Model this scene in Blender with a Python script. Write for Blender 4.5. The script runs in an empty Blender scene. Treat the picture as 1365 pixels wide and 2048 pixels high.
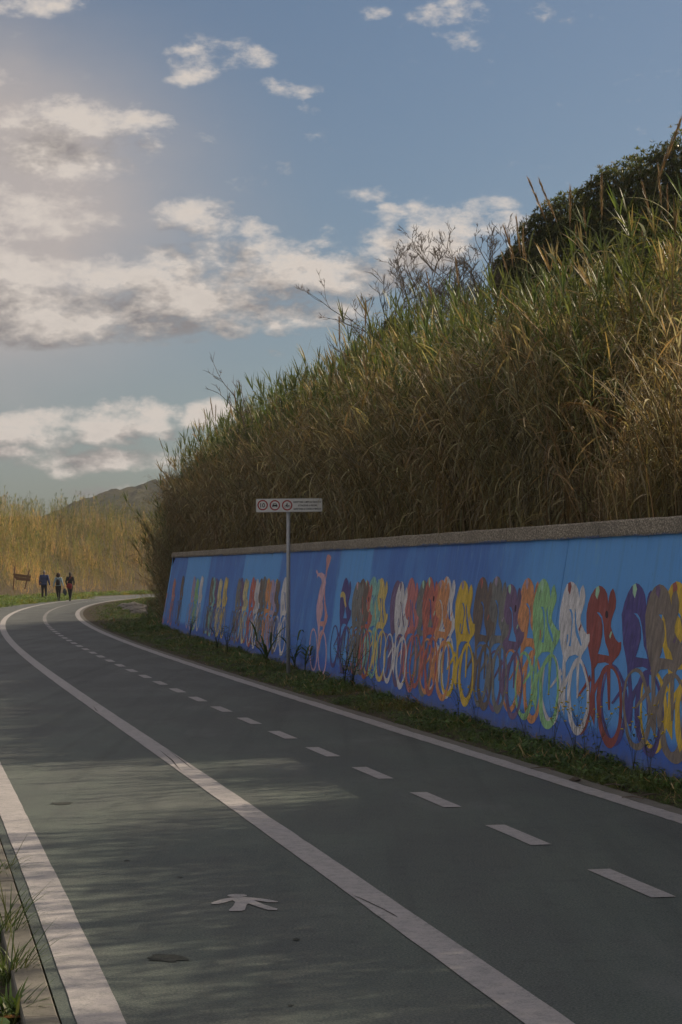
import bpy, bmesh, math, random
import numpy as np
from mathutils import Vector, Matrix, Euler, Quaternion, noise
from mathutils.geometry import tessellate_polygon

random.seed(7)
rng = np.random.default_rng(7)
R = math.radians
scene = bpy.context.scene
COL = scene.collection

# ------------------------------------------------------------------ camera
FPX, CX, CY = 3900.0, 682.5, 1024.0
PITCH = math.atan(126 / 3900)
CAM_H = 1.5
cam_data = bpy.data.cameras.new('camera')
cam_data.sensor_fit = 'VERTICAL'
cam_data.sensor_height = 36
cam_data.lens = 36 * FPX / 2048
cam_data.clip_start = 0.1
cam_data.clip_end = 6000
cam = bpy.data.objects.new('camera', cam_data)
cam.location = (0, 0, CAM_H)
cam.rotation_euler = (math.pi / 2 + PITCH, 0, 0)
COL.objects.link(cam)
scene.camera = cam

# ------------------------------------------------------------------ light
SUN_AZ = R(62)          # to the right of the view direction (+Y)
SUN_EL = R(36)
SUN_DIR = Vector((math.sin(SUN_AZ) * math.cos(SUN_EL), math.cos(SUN_AZ) * math.cos(SUN_EL), math.sin(SUN_EL)))
sd = bpy.data.lights.new('sun', 'SUN')
sd.energy = 5.0
sd.angle = R(0.53)
sd.color = (1.0, 0.83, 0.60)
sun = bpy.data.objects.new('sun', sd)
sun.rotation_euler = SUN_DIR.to_track_quat('Z', 'Y').to_euler()
COL.objects.link(sun)

scene.view_settings.view_transform = 'Standard'
scene.view_settings.look = 'None'
scene.view_settings.gamma = 1
scene.view_settings.exposure = -0.1
scene.view_settings.use_curve_mapping = False
scene.cycles.max_bounces = 6
scene.cycles.diffuse_bounces = 2
scene.cycles.transmission_bounces = 4
scene.cycles.volume_bounces = 0
scene.cycles.use_denoising = True
scene.cycles.use_adaptive_sampling = True
scene.cycles.adaptive_threshold = 0.03


class NT:
    """small helper for node trees"""
    def __init__(self, tree):
        self.t = tree

    def n(self, typ, **kw):
        nd = self.t.nodes.new(typ)
        for k, v in kw.items():
            setattr(nd, k, v)
        return nd

    def put(self, sock, v):
        if v is None:
            return
        if isinstance(v, bpy.types.NodeSocket):
            self.t.links.new(v, sock)
        elif isinstance(v, bpy.types.Node):
            self.t.links.new(v.outputs[0], sock)
        else:
            if sock.type == 'RGBA' and len(v) == 3:
                v = tuple(v) + (1,)
            sock.default_value = v

    def m(self, op, a, b=None, c=None, clamp=False):
        nd = self.n('ShaderNodeMath', operation=op, use_clamp=clamp)
        for i, v in enumerate((a, b, c)):
            self.put(nd.inputs[i], v)
        return nd.outputs[0]

    def v(self, op, a, b=None, scale=None):
        nd = self.n('ShaderNodeVectorMath', operation=op)
        self.put(nd.inputs[0], a)
        self.put(nd.inputs[1], b)
        if scale is not None:
            self.put(nd.inputs['Scale'], scale)
        return nd.outputs['Value'] if op in ('LENGTH', 'DOT_PRODUCT', 'DISTANCE') else nd.outputs[0]

    def mix(self, f, a, b, blend='MIX'):
        nd = self.n('ShaderNodeMix', data_type='RGBA', blend_type=blend)
        self.put(nd.inputs['Factor'], f)
        self.put(nd.inputs[6], a)
        self.put(nd.inputs[7], b)
        return nd.outputs[2]

    def mixf(self, f, a, b):
        nd = self.n('ShaderNodeMix', data_type='FLOAT')
        self.put(nd.inputs[0], f)
        self.put(nd.inputs[2], a)
        self.put(nd.inputs[3], b)
        return nd.outputs[0]

    def noise(self, vec, scale, detail=4, rough=0.5, dist=0.0, out=0):
        nd = self.n('ShaderNodeTexNoise')
        self.put(nd.inputs['Vector'], vec)
        nd.inputs['Scale'].default_value = scale
        nd.inputs['Detail'].default_value = detail
        nd.inputs['Roughness'].default_value = rough
        nd.inputs['Distortion'].default_value = dist
        return nd.outputs[out]

    def ramp(self, f, stops, interp='LINEAR'):
        nd = self.n('ShaderNodeValToRGB')
        cr = nd.color_ramp
        cr.interpolation = interp
        while len(cr.elements) < len(stops):
            cr.elements.new(0.5)
        for e, (p, c) in zip(cr.elements, stops):
            e.position = p
            e.color = (c, c, c, 1) if isinstance(c, (int, float)) else tuple(c) + (1,)
        self.put(nd.inputs[0], f)
        return nd.outputs[0]

    def sstep(self, x, lo, hi):
        nd = self.n('ShaderNodeMapRange', interpolation_type='SMOOTHSTEP', clamp=True)
        self.put(nd.inputs['Value'], x)
        nd.inputs['From Min'].default_value = lo
        nd.inputs['From Max'].default_value = hi
        return nd.outputs[0]

    def xyz(self, vec):
        nd = self.n('ShaderNodeSeparateXYZ')
        self.put(nd.inputs[0], vec)
        return nd.outputs

    def cxyz(self, x, y, z):
        nd = self.n('ShaderNodeCombineXYZ')
        for i, v in enumerate((x, y, z)):
            self.put(nd.inputs[i], v)
        return nd.outputs[0]


# ------------------------------------------------------------------ sky: Nishita plus clouds at infinity
def deg(px, py):
    d = ((px - CX), FPX, -(py - CY))
    c, s = math.cos(PITCH), math.sin(PITCH)
    x, y, z = d[0], c * d[1] - s * d[2], s * d[1] + c * d[2]
    return math.degrees(math.atan2(x, y)), math.degrees(math.atan2(z, math.hypot(x, y)))


CLOUDS = [  # centre and half size, in photograph pixels, turned into azimuth and elevation; strength
    (60, 620, 460, 72, 1.35), (300, 585, 330, 76, 1.25), (500, 550, 250, 66, 1.10), (660, 545, 190, 46, 1.05), (640, 625, 120, 30, 0.80),
    (30, 540, 240, 60, 0.90), (330, 650, 260, 26, 0.90), (520, 640, 180, 22, 0.80),
    (90, 862, 130, 42, 1.20), (200, 850, 110, 46, 1.20), (315, 838, 48, 38, 1.15), (200, 925, 150, 26, 1.00), (430, 830, 66, 32, 1.00),
    (410, 432, 92, 34, 0.95), (500, 448, 50, 24, 0.80), (120, 240, 200, 42, 0.85), (885, 478, 90, 72, 1.5), (820, 505, 110, 46, 1.10), (1010, 448, 60, 20, 0.70),
    (60, 905, 130, 14, 0.80), (260, 985, 86.8, 15.36, 0.32), (765, 490, 34.72, 46.08, 0.51), (960, 411, 42.16, 12.8, 0.34),
    (900, 26, 60, 30, 0.85), (945, 56, 54.56, 30.72, 0.45), (400, 114, 44.64, 28.16, 0.45), (376, 152, 32.24, 16.64, 0.38), (470, 115, 47.12, 23.04, 0.41),
    (570, 175, 44.64, 14.08, 0.38), (728, 388, 57.04, 17.92, 0.45), (690, 380, 37.2, 10.24, 0.32), (60, 8, 100, 22, 0.85), (10, 162, 49.6, 23.04, 0.54), (750, 22, 27.28, 10.24, 0.29),
    (20, 430, 180, 60, 0.60), (120, 320, 150, 50, 0.60), (530, 716, 19.84, 8.96, 0.29), (790, 421, 24.8, 7.68, 0.25), (130, 692, 62, 8.96, 0.34),
]

world = bpy.data.worlds.new('World')
scene.world = world
world.use_nodes = True
world.cycles.sampling_method = 'MANUAL'
world.cycles.sample_map_resolution = 512
wt = world.node_tree
wt.nodes.clear()


def cloud_group(name, clouds, d1, fine):
    g = bpy.data.node_groups.new(name, 'ShaderNodeTree')
    g.interface.new_socket('Dir', in_out='INPUT', socket_type='NodeSocketVector')
    g.interface.new_socket('Field', in_out='OUTPUT', socket_type='NodeSocketFloat')
    k = NT(g)
    gi = k.n('NodeGroupInput')
    go = k.n('NodeGroupOutput')
    d = k.v('NORMALIZE', gi.outputs[0])
    x, y, z = k.xyz(d)
    az = k.m('MULTIPLY', k.m('ARCTAN2', x, y), 57.29578)
    el = k.m('MULTIPLY', k.m('ARCSINE', z), 57.29578)
    p = k.cxyz(az, el, 0.0)
    sc = k.v('MULTIPLY', d, (1, 1, 1.9))
    wv = k.n('ShaderNodeTexNoise')
    k.put(wv.inputs['Vector'], sc)
    wv.inputs['Scale'].default_value = 30
    wv.inputs['Detail'].default_value = 3
    if fine:
        warp = k.v('SUBTRACT', wv.outputs['Color'], (0.5, 0.5, 0.5))
        pw = k.v('ADD', p, k.v('MULTIPLY', warp, (2.1, 0.8, 0)))
    else:
        pw = p
    B = None
    for (px, py, rx, ry, a) in clouds:
        ca, ce = deg(px, py)
        q = k.n('ShaderNodeVectorMath', operation='MULTIPLY_ADD')
        k.put(q.inputs[0], pw)
        q.inputs[1].default_value = (68 / rx, 68 / ry, 0)
        q.inputs[2].default_value = (-ca * 68 / rx, -ce * 68 / ry, 0)
        b = k.m('MULTIPLY_ADD', k.v('DOT_PRODUCT', q, q), -a, a)
        B = b if B is None else k.m('MAXIMUM', B, b)
    B = k.m('MAXIMUM', B, -1.0)
    # outside the frame broken cloud goes on, its cover raised to add light
    low = k.noise(k.v('MULTIPLY', d, (1, 1, 2.2)), 3.2, 3, 0.5)
    out = k.m('SUBTRACT', k.m('MULTIPLY', low, 5.5), 1.9)
    w = k.m('MAXIMUM', k.sstep(k.m('ABSOLUTE', az), 10.5, 16.0), k.sstep(el, 17.0, 23.0))
    B = k.mixf(w, B, k.m('MINIMUM', out, 1.1))
    f1 = k.noise(sc, 34, d1, 0.64)
    n = k.m('MULTIPLY', k.m('SUBTRACT', f1, 0.5), 3.6)
    F = k.m('ADD', k.m('MULTIPLY', B, 0.62), n)
    k.put(go.inputs[0], k.m('SUBTRACT', F, 0.05))
    return g


W = NT(wt)
tc = W.n('ShaderNodeTexCoord')
dirv = tc.outputs['Generated']
sky = W.n('ShaderNodeTexSky', sky_type='NISHITA', sun_disc=False)
sky.sun_elevation = SUN_EL
sky.sun_rotation = SUN_AZ
sky.air_density = 1.0
sky.dust_density = 1.6
sky.ozone_density = 1.6
cg = cloud_group('cloud_field', CLOUDS, 7, True)
cg2 = cloud_group('cloud_light', CLOUDS[:19], 4, False)
g1 = W.n('ShaderNodeGroup'); g1.node_tree = cg
W.put(g1.inputs[0], dirv)
g2 = W.n('ShaderNodeGroup'); g2.node_tree = cg2
W.put(g2.inputs[0], W.v('ADD', dirv, tuple(SUN_DIR * 0.014 + Vector((0, 0, 0.006)))))
F1 = g1.outputs[0]
dens = W.m('POWER', W.sstep(F1, -0.3, 0.8), 0.9)
lit = W.m('ADD', 0.5, W.m('MULTIPLY', W.m('SUBTRACT', F1, g2.outputs[0]), 0.9), clamp=True)
thick = W.sstep(F1, 0.2, 1.4)
lit2 = W.m('SUBTRACT', lit, W.m('MULTIPLY', thick, 0.22), clamp=True)
K = 5.6
ccol = W.mix(lit2, (0.44 * K, 0.40 * K, 0.40 * K), (1.34 * K, 1.20 * K, 1.08 * K))
# thin veil of high cloud in the left of the view, going on beyond the frame
va, ve = deg(-40, 420)
xx, yy, zz = W.xyz(dirv)
azw = W.m('MULTIPLY', W.m('ARCTAN2', xx, yy), 57.29578)
elw = W.m('MULTIPLY', W.m('ARCSINE', zz), 57.29578)
q = W.v('MULTIPLY', W.v('SUBTRACT', W.cxyz(azw, elw, 0.0), (va - 2, ve, 0)), (1 / 7.6, 1 / 5.2, 0))
veil = W.m('EXPONENT', W.m('MULTIPLY', W.m('POWER', W.v('DOT_PRODUCT', q, q), 1.35), -1.0))
veil = W.m('MULTIPLY', veil, W.m('ADD', 0.55, W.m('MULTIPLY', W.noise(W.v('MULTIPLY', dirv, (1, 1, 2)), 18, 4, 0.55), 0.75)))
skyc = W.mix(1.0, sky.outputs[0], (0.585, 0.645, 0.69), 'MULTIPLY')
c0 = W.mix(W.m('MINIMUM', W.m('MULTIPLY', veil, 1.35), 0.94), skyc, (0.90 * K, 0.80 * K, 0.76 * K))
c1 = W.mix(dens, c0, ccol)
bg = W.n('ShaderNodeBackground')
W.put(bg.inputs['Color'], c1)
bg.inputs['Strength'].default_value = 0.10
wo = W.n('ShaderNodeOutputWorld')
W.put(wo.inputs['Surface'], bg)

# ------------------------------------------------------------------ photograph geometry (pinhole on a flat path)


def ray(px, py):
    d = ((px - CX), FPX, -(py - CY))
    c, s = math.cos(PITCH), math.sin(PITCH)
    return Vector((d[0], c * d[1] - s * d[2], s * d[1] + c * d[2])) / FPX


def ground(px, py, z=0.0):
    d = ray(px, py)
    t = (z - CAM_H) / d.z
    return Vector((d.x * t, d.y * t, z))


def at(px, py, Y):
    d = ray(px, py)
    t = Y / d.y
    return Vector((d.x * t, Y, CAM_H + d.z * t))


# ------------------------------------------------------------------ materials
MATS = {}


def new_mat(name):
    m = bpy.data.materials.new(name)
    m.use_nodes = True
    m.node_tree.nodes.clear()
    k = NT(m.node_tree)
    o = k.n('ShaderNodeOutputMaterial')
    MATS[name] = m
    return m, k, o


def principled(k, o, col, rough=0.7, bump=None, bstr=0.3, bdist=0.01, spec=0.4, metal=0.0):
    b = k.n('ShaderNodeBsdfPrincipled')
    k.put(b.inputs['Base Color'], col)
    k.put(b.inputs['Roughness'], rough)
    b.inputs['Specular IOR Level'].default_value = spec
    b.inputs['Metallic'].default_value = metal
    if bump is not None:
        bp = k.n('ShaderNodeBump')
        bp.inputs['Strength'].default_value = bstr
        bp.inputs['Distance'].default_value = bdist
        k.put(bp.inputs['Height'], bump)
        k.put(b.inputs['Normal'], bp)
    k.put(o.inputs['Surface'], b)
    return b


def simple(name, col, rough=0.7, var=0.15, scale=20, spec=0.4, metal=0.0, bstr=0.2, coord='Object'):
    m, k, o = new_mat(name)
    t = k.n('ShaderNodeTexCoord')
    n = k.noise(t.outputs[coord], scale, 5, 0.6)
    c = k.mix(n, tuple(x * (1 - var) for x in col), tuple(min(1, x * (1 + var)) for x in col))
    principled(k, o, c, rough, n, bstr, 0.01, spec, metal)
    return m


def leafy(name, transl=0.35, rough=0.42, spec=0.5, instancer=True):
    """leaf sheet: colour from the 'tone' attribute times a per-plant tint"""
    m, k, o = new_mat(name)
    a = k.n('ShaderNodeAttribute', attribute_name='tone')
    col = a.outputs['Color']
    if instancer:
        t = k.n('ShaderNodeAttribute', attribute_name='tint', attribute_type='INSTANCER')
        col = k.mix(1.0, col, t.outputs['Color'], 'MULTIPLY')
    b = k.n('ShaderNodeBsdfPrincipled')
    k.put(b.inputs['Base Color'], col)
    b.inputs['Roughness'].default_value = rough
    b.inputs['Specular IOR Level'].default_value = spec
    tr = k.n('ShaderNodeBsdfTranslucent')
    k.put(tr.inputs['Color'], k.mix(1.0, col, (1.12, 1.08, 0.78), 'MULTIPLY'))
    mx = k.n('ShaderNodeMixShader')
    mx.inputs[0].default_value = transl
    k.put(mx.inputs[1], b)
    k.put(mx.inputs[2], tr)
    k.put(o.inputs['Surface'], mx)
    return m


leafy('reed_leaf', 0.42, 0.46, 0.32)
leafy('grass_blade', 0.35, 0.5, 0.35)
leafy('crown_leaf', 0.35, 0.34, 0.55, instancer=False)
leafy('plain_leaf', 0.38, 0.42, 0.45, instancer=False)


def mat_road():
    m, k, o = new_mat('road_coating')
    p = k.n('ShaderNodeTexCoord').outputs['Object']
    big = k.noise(p, 0.55, 5, 0.6)
    streak = k.noise(k.v('MULTIPLY', p, (0.5, 0.16, 1)), 2.2, 5, 0.65)
    fine = k.noise(p, 95, 3, 0.7)
    mid = k.noise(p, 9, 6, 0.7)
    base = k.mix(k.ramp(big, [(0.3, 0.0), (0.7, 1.0)]), (0.048, 0.072, 0.067), (0.082, 0.108, 0.092))
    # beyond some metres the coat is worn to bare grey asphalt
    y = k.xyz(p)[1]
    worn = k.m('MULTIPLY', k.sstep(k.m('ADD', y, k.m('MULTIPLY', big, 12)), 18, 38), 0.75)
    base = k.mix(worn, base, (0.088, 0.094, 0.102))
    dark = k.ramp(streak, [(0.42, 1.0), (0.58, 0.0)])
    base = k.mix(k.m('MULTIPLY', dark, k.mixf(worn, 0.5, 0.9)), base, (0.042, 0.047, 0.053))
    pale = k.ramp(k.noise(k.v('MULTIPLY', p, (1, 0.4, 1)), 1.1, 6, 0.6), [(0.56, 0.0), (0.72, 1.0)])
    base = k.mix(k.m('MULTIPLY', pale, 0.4), base, (0.17, 0.18, 0.178))
    base = k.mix(k.m('MULTIPLY', k.ramp(fine, [(0.40, 0.0), (0.70, 1.0)]), 0.8), base, k.mix(0.5, base, (0.34, 0.35, 0.32)))
    base = k.mix(k.ramp(mid, [(0.3, 0.5), (0.47, 0.0)]), base, (0.05, 0.055, 0.058))
    x = k.xyz(p)[0]
    tyre = k.ramp(k.noise(k.v('MULTIPLY', p, (2.2, 0.05, 1)), 1.6, 4, 0.6), [(0.52, 0.0), (0.7, 0.4)])
    base = k.mix(tyre, base, (0.045, 0.05, 0.052))
    grit = k.ramp(k.noise(p, 38, 2, 0.5), [(0.66, 0.0), (0.72, 1.0)])
    base = k.mix(k.m('MULTIPLY', grit, 0.5), base, (0.03, 0.033, 0.034))
    h = k.m('ADD', k.m('MULTIPLY', fine, 0.7), k.m('MULTIPLY', mid, 0.5))
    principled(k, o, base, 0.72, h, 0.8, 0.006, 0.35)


def mat_line():
    m, k, o = new_mat('line_paint')
    p = k.n('ShaderNodeTexCoord').outputs['Object']
    fine = k.noise(p, 120, 3, 0.75)
    mid = k.noise(p, 14, 6, 0.7)
    c = k.mix(k.noise(p, 2.5, 5, 0.6), (0.35, 0.33, 0.335), (0.52, 0.49, 0.495))
    wear = k.m('MULTIPLY', k.ramp(k.m('ADD', k.m('MULTIPLY', fine, 0.55), k.m('MULTIPLY', mid, 0.5)), [(0.40, 1.0), (0.56, 0.0)]), 0.85)
    c = k.mix(wear, c, (0.22, 0.23, 0.23))
    principled(k, o, c, 0.7, fine, 0.5, 0.003, 0.3)


mat_road()
mat_line()
simple('soil', (0.075, 0.062, 0.042), 0.95, 0.5, 3, 0.2, bstr=0.8)
simple('bank_soil', (0.075, 0.058, 0.036), 0.95, 0.5, 2, 0.2, bstr=0.8)
simple('field', (0.10, 0.105, 0.045), 0.95, 0.4, 0.4, 0.2)
simple('crack', (0.02, 0.02, 0.02), 0.95, 0.3, 40, 0.2)
simple('pothole', (0.062, 0.068, 0.064), 0.95, 0.8, 45, 0.2, bstr=1.0)
simple('post_metal', (0.40, 0.42, 0.44), 0.5, 0.18, 14, 0.5, 0.3)
simple('sign_white', (0.80, 0.80, 0.78), 0.45, 0.05, 8, 0.4)
simple('sign_rim', (0.45, 0.46, 0.46), 0.4, 0.1, 20, 0.5, 0.3)
simple('sign_red', (0.42, 0.035, 0.04), 0.45, 0.1, 20)
simple('sign_black', (0.02, 0.02, 0.022), 0.5, 0.1, 20)
simple('old_wood', (0.20, 0.12, 0.075), 0.85, 0.4, 9, 0.2, bstr=0.5)
simple('dead_wood', (0.16, 0.13, 0.105), 0.9, 0.35, 12, 0.2)
simple('bark', (0.10, 0.085, 0.07), 0.95, 0.4, 14, 0.2, bstr=0.7)
simple('stone', (0.27, 0.25, 0.23), 0.9, 0.3, 7, 0.3, bstr=0.6)
simple('yellow_petal', (0.55, 0.42, 0.03), 0.6, 0.1, 30)
simple('skin', (0.42, 0.25, 0.18), 0.55, 0.1, 20)
simple('hair_grey', (0.22, 0.20, 0.19), 0.7, 0.3, 60)
simple('hair_brown', (0.045, 0.022, 0.016), 0.6, 0.4, 60)
simple('hair_black', (0.015, 0.013, 0.013), 0.55, 0.3, 60)
simple('cloth_blue', (0.045, 0.065, 0.16), 0.75, 0.2, 14)
simple('cloth_pale_blue', (0.30, 0.42, 0.50), 0.85, 0.15, 14)
simple('cloth_black', (0.016, 0.015, 0.017), 0.85, 0.3, 14)
simple('cloth_dark', (0.026, 0.024, 0.03), 0.85, 0.3, 14)
simple('cloth_red', (0.22, 0.018, 0.028), 0.8, 0.2, 14)
simple('bag_teal', (0.03, 0.055, 0.075), 0.7, 0.3, 20)
simple('shoe', (0.03, 0.028, 0.03), 0.6, 0.2, 20)
simple('paper', (0.6, 0.58, 0.56), 0.8, 0.1, 20)
simple('dry_leaf', (0.25, 0.13, 0.06), 0.8, 0.3, 40)


def mat_kerb():
    m, k, o = new_mat('kerb_concrete')
    p = k.n('ShaderNodeTexCoord').outputs['Object']
    fine = k.noise(p, 90, 4, 0.7)
    c = k.mix(k.noise(p, 3, 6, 0.65), (0.12, 0.115, 0.10), (0.25, 0.235, 0.21))
    c = k.mix(k.ramp(fine, [(0.3, 0.5), (0.5, 0.0)]), c, (0.06, 0.06, 0.055))
    c = k.mix(k.ramp(k.noise(p, 7, 5, 0.7), [(0.55, 0.0), (0.7, 0.6)]), c, (0.07, 0.08, 0.05))
    principled(k, o, c, 0.85, fine, 0.5, 0.004, 0.25)


def mat_coping():
    m, k, o = new_mat('pebbledash')
    p = k.n('ShaderNodeTexCoord').outputs['Object']
    vor = k.n('ShaderNodeTexVoronoi')
    k.put(vor.inputs['Vector'], p)
    vor.inputs['Scale'].default_value = 58
    pebble = k.ramp(vor.outputs['Distance'], [(0.0, 1.0), (0.6, 0.0)])
    tint = k.xyz(vor.outputs['Color'])[0]
    c = k.mix(tint, (0.40, 0.345, 0.28), (0.68, 0.60, 0.49))
    c = k.mix(k.ramp(pebble, [(0.1, 1.0), (0.45, 0.0)]), c, (0.20, 0.175, 0.145))
    c = k.mix(k.ramp(k.noise(p, 1.6, 6, 0.65), [(0.45, 0.0), (0.75, 0.7)]), c, (0.19, 0.175, 0.15))
    # the mural's blue strays over the lower edge
    z = k.xyz(k.n('ShaderNodeTexCoord').outputs['Generated'])[2]
    stray = k.ramp(k.m('ADD', z, k.m('MULTIPLY', k.noise(p, 5, 6, 0.7), 0.55)), [(0.30, 0.85), (0.42, 0.0)])
    c = k.mix(stray, c, (0.08, 0.15, 0.36))
    principled(k, o, c, 0.9, pebble, 0.6, 0.008, 0.25)


mat_kerb()
mat_coping()


# ------------------------------------------------------------------ mesh helpers
def tag(o, label=None, cat=None, group=None, kind=None):
    if label: o['label'] = label
    if cat: o['category'] = cat
    if group: o['group'] = group
    if kind: o['kind'] = kind
    return o


def empty(name, loc=(0, 0, 0), rz=0.0, parent=None):
    o = bpy.data.objects.new(name, None)
    o.empty_display_size = 0.1
    o.location = loc
    o.rotation_euler = (0, 0, rz)
    COL.objects.link(o)
    o.parent = parent
    return o


def mesh_obj(name, verts, faces, mat, parent=None, smooth=False, link=True):
    me = bpy.data.meshes.new(name)
    me.from_pydata([tuple(v) for v in verts], [], [tuple(f) for f in faces])
    me.update()
    if smooth:
        me.polygons.foreach_set('use_smooth', [True] * len(me.polygons))
    if mat:
        me.materials.append(MATS[mat])
    o = bpy.data.objects.new(name, me)
    if link:
        COL.objects.link(o)
    o.parent = parent
    return o


class MB:
    def __init__(self):
        self.v, self.f = [], []

    def add(self, vs, fs):
        b = len(self.v)
        self.v += [Vector(p) for p in vs]
        self.f += [tuple(i + b for i in f) for f in fs]

    def box(self, c, s, rot=None):
        hx, hy, hz = s[0] / 2, s[1] / 2, s[2] / 2
        vs = [Vector((x, y, z)) for x in (-hx, hx) for y in (-hy, hy) for z in (-hz, hz)]
        if rot: vs = [rot @ v for v in vs]
        self.add([v + Vector(c) for v in vs], [(0, 1, 3, 2), (4, 6, 7, 5), (0, 4, 5, 1), (2, 3, 7, 6), (0, 2, 6, 4), (1, 5, 7, 3)])

    def tube(self, pts, radii, n=6, cap=True):
        pts = [Vector(p) for p in pts]
        if isinstance(radii, (int, float)): radii = [radii] * len(pts)
        b = len(self.v)
        up = None
        for i, p in enumerate(pts):
            d = (pts[min(i + 1, len(pts) - 1)] - pts[max(i - 1, 0)]).normalized()
            if up is None:
                up = d.orthogonal().normalized()
            else:
                up = (up - d * up.dot(d))
                up = up.normalized() if up.length > 1e-6 else d.orthogonal().normalized()
            w = d.cross(up)
            for j in range(n):
                a = 2 * math.pi * j / n
                self.v.append(p + (up * math.cos(a) + w * math.sin(a)) * radii[i])
        for i in range(len(pts) - 1):
            for j in range(n):
                j2 = (j + 1) % n
                self.f.append((b + i * n + j, b + i * n + j2, b + (i + 1) * n + j2, b + (i + 1) * n + j))
        if cap:
            self.f.append(tuple(b + j for j in range(n))[::-1])
            e = b + (len(pts) - 1) * n
            self.f.append(tuple(e + j for j in range(n)))

    def ball(self, c, r, seg=12, rings=8, rot=None):
        c = Vector(c)
        if isinstance(r, (int, float)): r = (r, r, r)
        vs = []
        for i in range(rings + 1):
            th = math.pi * i / rings
            for j in range(seg):
                a = 2 * math.pi * j / seg
                v = Vector((r[0] * math.sin(th) * math.cos(a), r[1] * math.sin(th) * math.sin(a), r[2] * math.cos(th)))
                vs.append(c + (rot @ v if rot else v))
        fs = [(i * seg + j, (i + 1) * seg + j, (i + 1) * seg + (j + 1) % seg, i * seg + (j + 1) % seg) for i in range(rings) for j in range(seg)]
        self.add(vs, fs)

    def capsule(self, a, b, ra, rb):
        a, b = Vector(a), Vector(b)
        self.tube([a, a.lerp(b, 0.5), b], [ra, (ra + rb) / 2, rb], 12)
        self.ball(a, ra, 12, 8)
        self.ball(b, rb, 12, 8)

    def poly(self, loops, fn):
        """flat polygon with holes, 2-D loops placed through fn(x, y)"""
        L = [[Vector((x, y, 0)) for x, y in lp] for lp in loops]
        tris = tessellate_polygon(L)
        flat = [p for lp in loops for p in lp]
        self.add([fn(x, y) for x, y in flat], tris)

    def build(self, name, mat, parent=None, smooth=False, link=True):
        return mesh_obj(name, self.v, self.f, mat, parent, smooth, link)


# ------------------------------------------------------------------ the path: one fitted curve and its offsets
_cp = [(1095, 2048), (975, 1960), (745, 1800), (670, 1740), (458, 1586.6), (384.6, 1546), (304, 1499), (234, 1447), (157.5, 1392), (91.6, 1341),
       (44, 1304.5), (20, 1277), (9, 1253), (8, 1240), (22, 1229.5), (44, 1218), (73, 1211), (106, 1205.6), (146.5, 1201), (190, 1197), (234, 1193.5)]
_cg = np.array([ground(*p)[:2] for p in _cp])
_co = np.polyfit(_cg[:, 1] / 50, _cg[:, 0], 5, w=1 / _cg[:, 1])
_dc = np.polyder(_co)


def path_x(Y):
    if Y < 2:
        return np.polyval(_co, 2 / 50) + (Y - 2) * np.polyval(_dc, 2 / 50) / 50
    if Y > 158:
        return np.polyval(_co, 158 / 50) + (Y - 158) * np.polyval(_dc, 158 / 50) / 50 + 0.03 * (Y - 158) ** 2
    return float(np.polyval(_co, Y / 50))


_PY = [-14 + 0.5 * i for i in range(32)] + [2 + 0.25 * i for i in range(1, 633)] + [160 + i for i in range(1, 36)]
_PC = [Vector((path_x(Y), Y, 0)) for Y in _PY]
_PN = []
_PS = [0.0]
for i, p in enumerate(_PC):
    d = (_PC[min(i + 1, len(_PC) - 1)] - _PC[max(i - 1, 0)]).normalized()
    _PN.append(Vector((d.y, -d.x, 0)))
    if i: _PS.append(_PS[-1] + (p - _PC[i - 1]).length)


def path_at(s, off, z=0.0):
    i = int(np.searchsorted(_PS, s)) - 1
    i = max(0, min(i, len(_PS) - 2))
    t = (s - _PS[i]) / (_PS[i + 1] - _PS[i])
    p = _PC[i].lerp(_PC[i + 1], t) + _PN[i].lerp(_PN[i + 1], t) * off
    p.z = z
    return p


S_END = _PS[-1]
S0 = float(np.interp(0.0, [p.y for p in _PC], _PS))      # arc length abreast of the camera


def s_of_y(Y):
    return float(np.interp(Y, [p.y for p in _PC], _PS))


def strip(name, o1, o2, z, s0, s1, step, mat, parent=None, jitter=0.0, cols=1):
    n = max(1, int((s1 - s0) / step))
    vs, fs = [], []
    for i in range(n + 1):
        s = s0 + (s1 - s0) * i / n
        j1 = jitter * (noise.noise((s * 3.1, o1 * 7, 1.3)) + 0.6 * noise.noise((s * 11.0, o1 * 7, 4.3)))
        j2 = jitter * (noise.noise((s * 3.1, o2 * 9, 5.3)) + 0.6 * noise.noise((s * 11.0, o2 * 9, 8.3)))
        for c in range(cols + 1):
            t = c / cols
            vs.append(path_at(s, (o1 + j1) * (1 - t) + (o2 + j2) * t, z))
    w = cols + 1
    for i in range(n):
        for c in range(cols):
            a = i * w + c
            fs.append((a, a + 1, a + 1 + w, a + w))
    return mesh_obj(name, vs, fs, mat, parent)


# wall geometry: straight, leaning back, in its own frame (x towards the camera end, y into the bank, z up)
WA = Vector((0.178, -0.984, 0)).normalized()
WN = Vector((0.984, 0.178, 0)).normalized()
W0 = Vector((-5.0, 54.2, 0))
BATTER = 0.165
WLEN = 61.0


def wall_ztop(u):
    return 1.985 - (1.985 - 1.815) * u / 41.0


def wall_uv(px, py):
    """pixel -> (u along wall, v height) on the battered face"""
    d = ray(px, py)
    o = Vector((0, 0, CAM_H)) - W0
    n = WN - Vector((0, 0, BATTER))
    t = -o.dot(n) / d.dot(n)
    p = o + d * t
    return p.dot(WA), p.z


def front_x(Y):
    """foot of the planted bank: behind the wall, then along the inside of the bend"""
    if Y <= 54.2:
        return 2.37 - 0.181 * (Y - 13.5) + 0.62
    return -4.38 - 0.10 * (Y - 54.2) + (0.0016 * (Y - 100) ** 2 if Y > 100 else 0)


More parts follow.
